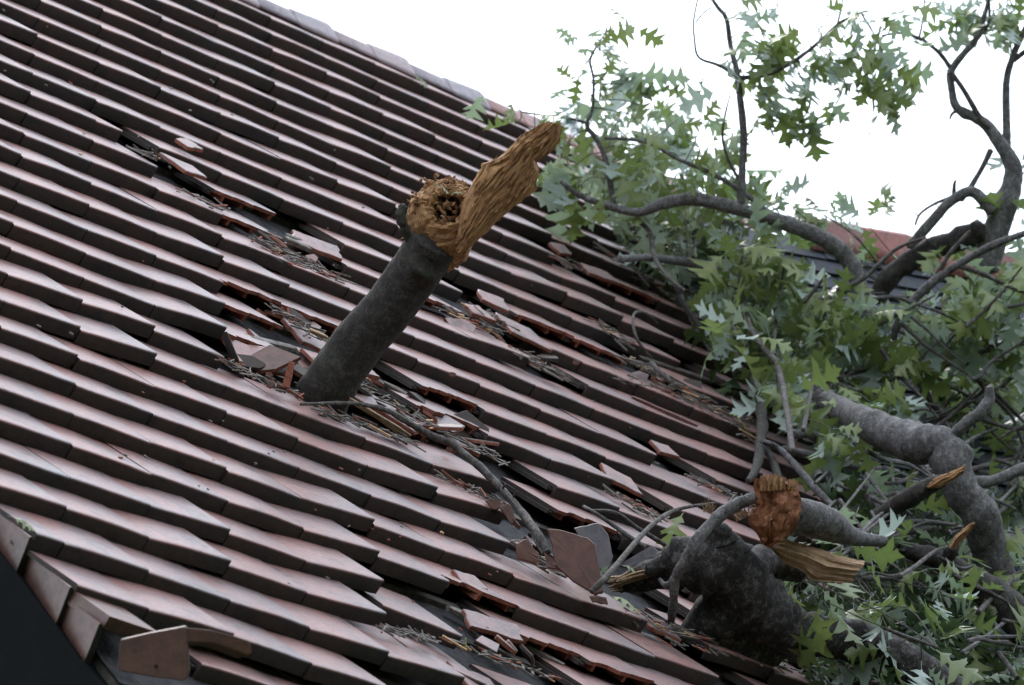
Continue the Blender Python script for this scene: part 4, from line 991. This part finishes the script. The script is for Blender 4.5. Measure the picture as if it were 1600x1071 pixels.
# ------------------------------------------------------------------ leafy branches
def fd(px, py, off): return min(22.8, roofd(px, py, 0))-off
def S(pts, off): return [(x, y, fd(x, y, off), r_) for x, y, r_ in pts]
def inpoly(x, y, pg):
    c = False; n = len(pg)
    for i in range(n):
        x1, y1 = pg[i]; x2, y2 = pg[(i+1) % n]
        if (y1 > y) != (y2 > y) and x < (x2-x1)*(y-y1)/(y2-y1)+x1: c = not c
    return c
def fill(parent, near, poly, n, seed, off=(.2, .9), nl=(5, 9), size=.115, mleaf=None, droop=.5):
    r = random.Random(seed); xs = [p[0] for p in poly]; ys = [p[1] for p in poly]; got = []; tries = 0
    while len(got) < n and tries < 20000:
        tries += 1; x = r.uniform(min(xs), max(xs)); y = r.uniform(min(ys), max(ys))
        if not inpoly(x, y, poly): continue
        md = 16 if tries < 6000 else 8
        if any((x-a)**2+(y-b)**2 < md*md for a, b in got): continue
        got.append((x, y))
        cluster(parent, near, x, y, fd(x, y, r.uniform(*off)), r.randint(*nl), size*r.uniform(.8, 1.1), seed*1000+len(got), droop=droop, mleaf=mleaf)
def spots(parent, near, L_, off, size=.115, seed=0, droop=.8, spread=.9, mleaf=None):
    for k, (x, y, n) in enumerate(L_): cluster(parent, near, x, y, fd(x, y, off+random.Random(seed+k).uniform(-.1, .1)), n, size, seed*77+k, droop=droop, spread=spread, mleaf=mleaf)

# 1 long horizontal limb with the tall side shoots
o = .55
o1 = 1.35
br1, nr1 = branch('leafy_branch', S([(876, 284, 3), (905, 305, 5), (950, 322, 6), (1000, 332, 7), (1045, 315, 9), (1100, 314, 10), (1165, 330, 11), (1230, 350, 12), (1290, 375, 13), (1325, 405, 14), (1340, 440, 14), (1352, 500, 14)], o1),
  'long curving limb running through the leaves behind the roof edge', 'branch', M_BARK, knots=3, side=[
  S([(959, 322, 5), (952, 280, 4.5), (945, 245, 4), (930, 215, 4), (917, 196, 3.5), (926, 168, 2.5), (927, 122, 2), (922, 95, 2), (935, 68, 1.5), (950, 48, 1)], o1-.1),
  S([(915, 192, 2.5), (880, 183, 2), (845, 180, 1.6), (815, 175, 1.2)], o1-.1),
  S([(945, 216, 2.5), (1008, 222, 2.5), (1060, 249, 3), (1110, 270, 3.5), (1160, 300, 4), (1200, 332, 5)], o1),
  S([(990, 340, 4), (1015, 362, 4), (1022, 400, 4), (1040, 430, 3), (1070, 455, 3)], o1-.1),
  S([(968, 405, 6), (1010, 403, 6), (1060, 408, 7), (1100, 415, 8), (1150, 430, 9)], o1-.2)])
spots(br1, nr1, [(905, 62, 3), (935, 72, 3), (960, 90, 4), (975, 120, 4), (965, 60, 2), (945, 100, 3), (898, 130, 3), (910, 105, 2), (985, 40, 2), (975, 95, 3), (955, 140, 3), (1020, 130, 2), (885, 190, 3), (812, 188, 2), (835, 178, 2),
   (860, 200, 3), (770, 140, 2), (985, 180, 3), (1045, 200, 4), (1090, 205, 4), (1000, 165, 2), (912, 150, 2)], 1.2, .115, 1)
fill(br1, nr1, [(870, 255), (920, 215), (1000, 180), (1090, 190), (1140, 230), (1175, 275), (1110, 320), (1060, 400), (980, 370), (905, 300)], 29, 2, (.2, 1.0), size=.15)
spots(br1, nr1, [(1010, 215, 5), (950, 260, 5), (905, 255, 5), (1000, 290, 5), (1075, 260, 5), (1120, 300, 4), (880, 240, 5), (925, 290, 4)], 1.25, .155, 15)
# 2 tall shoot
br2, nr2 = branch('upright_shoot', S([(1158, 325, 7), (1160, 260, 6), (1162, 210, 6), (1157, 160, 5.5), (1154, 130, 5), (1150, 105, 4.5), (1142, 75, 4), (1135, 30, 3.5), (1122, 12, 3), (1105, -12, 2.5)], 1.35),
  'tall straight shoot against the white sky, leaves hanging at its top', 'branch', M_BARK, knots=2, side=[
  S([(1154, 122, 3), (1125, 103, 2.5), (1092, 90, 2), (1085, 60, 1.6), (1084, 32, 1.4), (1091, -5, 1.2)], 1.35), S([(1087, 35, 1.3), (1100, 20, 1.2), (1112, 12, 1)], 1.35),
  S([(1156, 122, 4), (1190, 119, 3.6), (1215, 110, 3.4), (1245, 93, 3), (1275, 70, 2.6), (1300, 46, 2.2), (1318, 32, 2), (1345, 20, 1.5)], 1.35), S([(1308, 40, 1.8), (1314, 15, 1.4), (1318, -10, 1)], 1.35),
  S([(1155, 282, 2.5), (1138, 250, 2.2), (1129, 215, 2), (1133, 180, 1.6), (1141, 148, 1)], 1.35), S([(1188, 120, 2.2), (1186, 134, 2), (1184, 138, 1)], 1.35)])
spots(br2, nr2, [(1150, 10, 4), (1170, 30, 4), (1195, 55, 4), (1185, 85, 4), (1165, 65, 3), (1215, 120, 4), (1240, 100, 4), (1222, 150, 5), (1240, 165, 4), (1255, 130, 4), (1275, 95, 4), (1285, 150, 4), (1205, 160, 3), (1265, 165, 3), (1150, 115, 3),
   (1130, 135, 2), (1160, 95, 3), (1330, 25, 4), (1355, 45, 4), (1375, 20, 4), (1365, 75, 4), (1340, 65, 4), (1300, 60, 3), (1315, 85, 3), (1385, 95, 4), (1395, 120, 4), (1360, 115, 4), (1350, 135, 3), (1405, 10, 3), (1255, 60, 3), (1290, 10, 2), (1400, 60, 3),
   (1230, 0, 2), (1310, 115, 3), (1375, 140, 3), (1210, 85, 3)], 1.35, .13, 3, 1.0)
# 3 right bare fork
br3, nr3 = branch('forked_branch', S([(1540, 420, 22), (1560, 350, 20), (1578, 300, 17), (1583, 262, 14), (1562, 224, 11), (1541, 196, 9), (1520, 182, 8), (1495, 168, 7), (1487, 140, 6), (1486, 112, 6), (1506, 84, 5), (1522, 66, 5), (1534, 40, 4), (1543, 5, 3), (1548, -20, 3)], .9),
  'forked bare branch standing against the sky near the right edge', 'branch', M_BARK, knots=4, side=[
  S([(1485, 112, 4), (1505, 140, 4), (1530, 182, 4.5), (1545, 200, 4)], .92), S([(1486, 108, 4), (1472, 88, 3.5), (1455, 72, 3), (1436, 60, 2.6), (1408, 52, 2.2), (1378, 56, 1.6)], .9),
  S([(1436, 60, 1.8), (1442, 30, 1.5), (1445, -10, 1.3)], .9), S([(1484, 110, 1), (1440, 115, .8), (1400, 118, .8)], .9),
  S([(1574, 250, 7), (1573, 200, 6.5), (1572, 140, 6), (1576, 110, 5.5), (1588, 75, 5), (1606, 38, 5)], .85), S([(1584, 95, 4), (1600, 82, 4), (1620, 70, 3)], .85),
  S([(1548, 235, 5), (1535, 262, 4), (1513, 298, 4.5), (1500, 312, 6)], .9), S([(1550, 330, 10), (1520, 300, 9), (1490, 312, 8), (1470, 330, 8), (1440, 365, 8), (1420, 385, 7)], .95),
  S([(1488, 308, 3), (1462, 318, 2.4), (1438, 334, 2.2), (1430, 352, 1.8)], .9), S([(1490, 310, 3.5), (1491, 290, 3), (1493, 282, 1.6)], .9), S([(1500, 170, 2.6), (1488, 178, 2.4), (1484, 187, 1.6)], .9), S([(1528, 60, 3), (1545, 35, 2.6), (1545, -5, 2)], .85)])
spots(br3, nr3, [(1485, 8, 4), (1500, 22, 4), (1520, 35, 4), (1545, 10, 4), (1560, 28, 4), (1580, 15, 4), (1590, 40, 4), (1570, 45, 3), (1530, 10, 4), (1600, 5, 3), (1590, 225, 2), (1385, 300, 2), (1540, 60, 2), (1595, 320, 4), (1585, 345, 5), (1560, 365, 5), (1530, 350, 4), (1480, 365, 4), (1470, 388, 4)], .85, .125, 4, .8)
# 4 dark limb on the red ridge
br4, nr4 = branch('dark_limb', S([(1370, 470, 13), (1385, 440, 16), (1415, 412, 17), (1455, 390, 17), (1500, 375, 17), (1535, 362, 20)], .9),
  'thick dark limb resting against the red ridge tiles', 'branch', M_BARKD, knots=3, rough=.1)
fill(br4, nr4, [(1180, 300), (1260, 295), (1340, 330), (1360, 350), (1300, 355), (1210, 345)], 8, 5, (.6, 1.2), size=.12)
# 5 light forked branch over the right
br5, nr5 = branch('pale_branch', S([(1396, 530, 5), (1405, 500, 6.5), (1420, 478, 7), (1450, 448, 7), (1480, 425, 6.5), (1520, 400, 6), (1560, 380, 6), (1610, 362, 5)], 1.5),
  'pale curving branch crossing in front of the dark limb at the right', 'branch', M_SMOOTH, knots=2, side=[S([(1470, 420, 4), (1485, 395, 3.5), (1515, 362, 3)], 1.5), S([(1495, 415, 4), (1540, 430, 4), (1580, 450, 3), (1610, 462, 2)], 1.5),
  S([(1405, 545, 7), (1430, 565, 7), (1455, 575, 7), (1500, 560, 6.5), (1545, 545, 6), (1610, 533, 5)], 1.3), S([(1425, 480, 3), (1470, 520, 3.5), (1500, 555, 3.5), (1540, 610, 3.5), (1580, 650, 3), (1600, 700, 2.5)], 1.25),
  S([(1500, 570, 3), (1560, 620, 3.5), (1600, 660, 3)], 1.2), S([(1580, 535, 3), (1560, 560, 3), (1540, 605, 3), (1500, 640, 2.5), (1450, 660, 2.5)], 1.15), S([(1430, 590, 6), (1455, 625, 6), (1480, 670, 5), (1500, 710, 5)], .9),
  S([(1460, 610, 3), (1500, 605, 3), (1540, 612, 3)], .9), S([(1545, 655, 3), (1575, 690, 3), (1605, 730, 3)], .8), S([(1380, 560, 2.5), (1385, 595, 2.5), (1405, 640, 3), (1425, 670, 3)], 1.0)])
fill(br5, nr5, [(1400, 500), (1480, 480), (1600, 460), (1605, 560), (1540, 540), (1480, 520), (1420, 530)], 26, 6, (1.0, 1.5), size=.145)
spots(br5, nr5, [(1595, 395, 5), (1595, 470, 6), (1520, 445, 5), (1440, 540, 5), (1540, 500, 6), (1320, 842, 5)], 1.55, .15, 9)
# 6 leafy spray in the middle
br6, nr6 = branch('leafy_spray', S([(1238, 705, 5), (1232, 660, 5), (1222, 600, 5), (1212, 565, 4.5), (1190, 540, 4), (1172, 510, 3.5), (1165, 475, 3), (1155, 440, 2), (1160, 400, 2)], 1.5),
  'spray of fresh lobed leaves standing up in front of the roof edge', 'branch', M_TWIG, knots=1, side=[
  S([(1207, 560, 3), (1212, 510, 2.6), (1218, 460, 2.4), (1228, 405, 2)], 1.5), S([(1255, 672, 4), (1262, 640, 3.5), (1270, 590, 3), (1275, 540, 2.6), (1290, 490, 2.4), (1300, 465, 2)], 1.5), S([(1262, 600, 2.5), (1300, 590, 2), (1320, 588, 1.6)], 1.5)])
spots(br6, nr6, [(1135, 385, 6), (1165, 390, 6), (1195, 385, 6), (1145, 415, 7), (1180, 420, 7), (1210, 410, 6), (1160, 450, 5), (1130, 440, 5), (1230, 440, 5), (1150, 500, 5), (1170, 530, 3), (1140, 525, 4), (1275, 455, 6), (1300, 470, 6), (1265, 490, 6), (1340, 490, 6), (1365, 510, 6),
   (1290, 500, 8), (1330, 510, 8), (1360, 530, 7), (1390, 545, 6), (1300, 540, 7), (1265, 560, 6), (1240, 530, 6), (1220, 560, 5), (1330, 575, 7), (1300, 600, 6), (1350, 590, 5), (1385, 600, 5), (1270, 640, 5), (1280, 680, 4), (1230, 620, 4), (1330, 620, 5), (1410, 575, 4), (1200, 480, 4), (1310, 490, 6), (1340, 545, 6)], 1.45, .142, 7, .7)
fill(br6, nr6, [(1120, 430), (1180, 460), (1260, 470), (1340, 480), (1380, 540), (1360, 640), (1260, 650), (1190, 600), (1130, 520)], 18, 8, (.8, 1.3), size=.14)
br6b, nr6b = branch('hidden_branch', S([(1340, 640, 10), (1290, 560, 9), (1240, 500, 8), (1150, 420, 7), (1060, 380, 5)], .35), 'shaded branch deep under the leaves along the roof edge', 'branch', M_BARKD, side=[S([(1060, 465, 4), (1085, 500, 4.5), (1110, 535, 5), (1135, 560, 5)], .25), S([(1040, 400, 4), (1080, 440, 4), (1130, 480, 4)], .2)])
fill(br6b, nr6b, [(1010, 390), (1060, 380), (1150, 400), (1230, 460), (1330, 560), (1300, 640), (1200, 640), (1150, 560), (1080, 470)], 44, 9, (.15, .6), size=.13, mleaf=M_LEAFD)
# 7 cut upright stub and curved branches above the log
branch('cut_branch', S([(1168, 548, 7), (1172, 570, 8), (1182, 600, 8), (1190, 640, 8), (1189, 680, 8), (1186, 715, 8), (1178, 740, 6.5), (1168, 752, 4)], .55), 'upright stick with a pale cut top in front of the leaves', 'branch', M_BARKD, knots=3,
  side=[S([(1190, 700, 5), (1205, 715, 6), (1215, 745, 7), (1220, 770, 7)], .5), S([(1165, 552, 6), (1163, 545, 5)], .57)])
stick('cut_wood_tip', at(1162, 545, fd(1165, 548, .56)), at(1171, 551, fd(1165, 548, .56)), .008, .005, [M_TORNP], 'pale cut face on top of the upright stick', 'cut wood', 3)
branch('crooked_branch', S([(1240, 680, 7), (1262, 678, 8), (1285, 690, 9), (1290, 710, 9), (1278, 745, 9), (1300, 750, 11), (1335, 757, 12), (1362, 775, 13), (1378, 800, 12)], .8), 'smooth crooked branch looping above the grey torn limb', 'branch', M_SMOOTH, knots=2,
  side=[S([(1190, 690, 4), (1215, 700, 5), (1245, 730, 6), (1275, 765, 6), (1300, 790, 5)], .75), S([(1225, 702, 6), (1280, 715, 7), (1340, 728, 7), (1400, 740, 7)], .7)])
spots(br5, nr5, [(1560, 640, 6), (1590, 690, 6), (1570, 780, 6), (1600, 800, 6), (1580, 600, 6), (1545, 570, 5), (1595, 560, 6)], .9, .12, 19)
spots(br6, nr6, [(1310, 640, 6), (1335, 660, 6), (1350, 630, 6), (1375, 640, 5), (1300, 670, 5), (1400, 610, 5)], 1.7, .12, 21)
fill(br5, nr5, [(1490, 620), (1605, 600), (1605, 800), (1560, 800), (1500, 690)], 20, 31, (.35, .8), size=.13)
# 8 thin twigs on the roof
branch('roof_twig', [(470, 632, .03, 2.5), (536, 630, .05, 3), (570, 633, .05, 3.5), (605, 642, .05, 4.5), (640, 662, .04, 5), (672, 680, .04, 6), (705, 694, .04, 6), (740, 722, .05, 6), (775, 755, .05, 6), (810, 795, .05, 6.5), (838, 832, .06, 7), (855, 864, .04, 7)],
  'long dark twig lying down the roof from the foot of the stub', 'twig', M_TWIG, knots=4, rough=.12, side=[[(785, 765, .05, 2.2), (789, 757, .08, 1.6)], [(800, 780, .05, 2.5), (808, 768, .09, 1.5)], [(642, 662, .05, 1.5), (655, 640, .07, 1.2)], [(830, 828, .05, 2.5), (838, 848, .04, 3), (848, 866, .03, 2)]])
branch('bent_twig', [(924, 925, .10, 5), (955, 893, .16, 5), (1004, 835, .18, 4.2), (1035, 808, .2, 3.6), (1060, 796, .22, 3), (1090, 790, .25, 2.5), (1120, 786, .26, 1.8)], 'thin bare twig rising from the torn log tip to the right', 'twig', M_TWIG, knots=2)
branch('bare_twig', [(912, 792, .03, 3.2), (930, 802, .05, 3), (965, 826, .05, 3.4), (1008, 856, .05, 4)], 'left one of two straight bare twigs lying over the rows above the torn log tip', 'twig', M_TWIG, knots=2)
branch('bare_twig', [(920, 798, .04, 2.6), (961, 802, .07, 3.6), (995, 825, .06, 3.6), (1040, 852, .05, 4)], 'right one of two straight bare twigs lying over the rows above the torn log tip', 'twig', M_TWIG, knots=2)
branch('curled_twig', [(1028, 506, .03, 1.6), (1010, 490, .09, 2), (994, 488, .12, 2.2), (989, 500, .11, 2.4), (993, 525, .08, 2.4), (1005, 545, .05, 2.2), (1018, 560, .02, 2)], 'thin pale twig curled into a hook on the damaged rows at the right', 'twig', M_TWIG)
branch('short_twig', [(1018, 568, .03, 4), (1032, 583, .04, 4), (1048, 599, .03, 3)], 'short pale twig end just below the hooked twig', 'twig', M_TWIG)
branch('knobbly_stick', S([(1064, 464, 4), (1078, 490, 4.5), (1095, 515, 5.5), (1112, 545, 6), (1128, 562, 4)], .12), 'knobbly dark stick leaning on the tile ends beside the leaves', 'twig', M_BARK, knots=3)

# 9 right lower foliage
br7, nr7 = branch('buried_branch', S([(1600, 620, 12), (1520, 700, 10), (1430, 780, 10), (1330, 830, 8)], .5), 'shaded branch behind the grey trunk, thick with dark leaves', 'branch', M_BARKD, side=[S([(1240, 900, 5), (1330, 850, 5), (1420, 830, 5), (1480, 825, 5)], .6), S([(1360, 840, 4), (1420, 815, 4), (1490, 820, 3)], 1.2), S([(1330, 850, 3), (1365, 828, 3), (1400, 800, 3)], 1.2), S([(1360, 700, 3), (1390, 640, 3), (1380, 590, 2)], .9)])
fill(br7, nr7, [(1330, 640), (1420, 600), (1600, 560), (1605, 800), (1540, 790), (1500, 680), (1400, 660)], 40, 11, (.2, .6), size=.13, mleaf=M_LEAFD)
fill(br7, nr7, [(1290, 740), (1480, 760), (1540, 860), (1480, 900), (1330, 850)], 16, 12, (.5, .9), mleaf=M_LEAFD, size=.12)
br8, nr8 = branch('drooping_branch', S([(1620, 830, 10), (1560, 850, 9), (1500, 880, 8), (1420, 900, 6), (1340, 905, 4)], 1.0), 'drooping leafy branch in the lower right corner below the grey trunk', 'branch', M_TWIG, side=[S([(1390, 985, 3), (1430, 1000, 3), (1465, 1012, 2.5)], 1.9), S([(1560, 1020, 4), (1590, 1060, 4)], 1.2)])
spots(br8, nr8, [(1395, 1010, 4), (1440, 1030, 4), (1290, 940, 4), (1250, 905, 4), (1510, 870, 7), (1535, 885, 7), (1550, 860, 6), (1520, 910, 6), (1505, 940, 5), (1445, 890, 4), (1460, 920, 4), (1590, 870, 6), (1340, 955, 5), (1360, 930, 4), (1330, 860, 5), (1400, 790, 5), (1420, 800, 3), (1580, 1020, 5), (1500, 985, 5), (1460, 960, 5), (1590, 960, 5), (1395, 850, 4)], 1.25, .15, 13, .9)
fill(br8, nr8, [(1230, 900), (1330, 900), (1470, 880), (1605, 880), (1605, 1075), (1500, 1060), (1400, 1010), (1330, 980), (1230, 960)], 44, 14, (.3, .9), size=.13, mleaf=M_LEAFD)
# deep shade leaves: the mass nobody could count
mb = MB(); r = random.Random(55)
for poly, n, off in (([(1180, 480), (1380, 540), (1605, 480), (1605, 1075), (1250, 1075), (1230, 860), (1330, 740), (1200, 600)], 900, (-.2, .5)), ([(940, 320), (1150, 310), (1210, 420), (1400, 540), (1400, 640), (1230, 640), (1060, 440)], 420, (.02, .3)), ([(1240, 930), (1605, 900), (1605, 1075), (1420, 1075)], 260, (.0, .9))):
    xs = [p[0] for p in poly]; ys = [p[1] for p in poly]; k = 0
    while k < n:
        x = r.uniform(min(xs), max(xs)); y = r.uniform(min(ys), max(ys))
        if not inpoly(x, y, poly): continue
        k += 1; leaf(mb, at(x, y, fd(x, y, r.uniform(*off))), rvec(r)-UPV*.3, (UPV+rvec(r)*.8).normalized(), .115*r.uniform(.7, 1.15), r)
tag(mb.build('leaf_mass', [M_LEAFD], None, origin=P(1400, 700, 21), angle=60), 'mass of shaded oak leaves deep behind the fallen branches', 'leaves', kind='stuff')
# thin twigs among the leaves
mb = None
for k in range(120):
    x, y = r.uniform(1250, 1570), r.uniform(450, 1040)
    if y > 920 and x < 1500: continue
    o_ = r.uniform(.9, 1.7); l = r.uniform(50, 170); an = r.uniform(-.9, .9)
    w_ = r.uniform(1, 2.1); pts = S([(x, y, 2.2*w_), (x+l*.3*math.cos(an), y+l*.3*math.sin(an)+r.uniform(-7, 7), 1.9*w_), (x+l*.65*math.cos(an), y+l*.65*math.sin(an)+r.uniform(-10, 10), 1.6*w_), (x+l*math.cos(an), y+l*math.sin(an), 1.1*w_)], o_)
    ps, rs = wpts(pts); mb = MB(); tube(mb, ps, rs, sub=4, seg=6, rough=.1, seed=k); o = mb.build('loose_twig', [M_TWIG if k % 3 else M_SMOOTH], None, origin=ps[0])
    tag(o, 'thin bare twig tangled in the shaded leaves of the lower right', 'twig', 'bare twigs tangled in the lower right leaves')
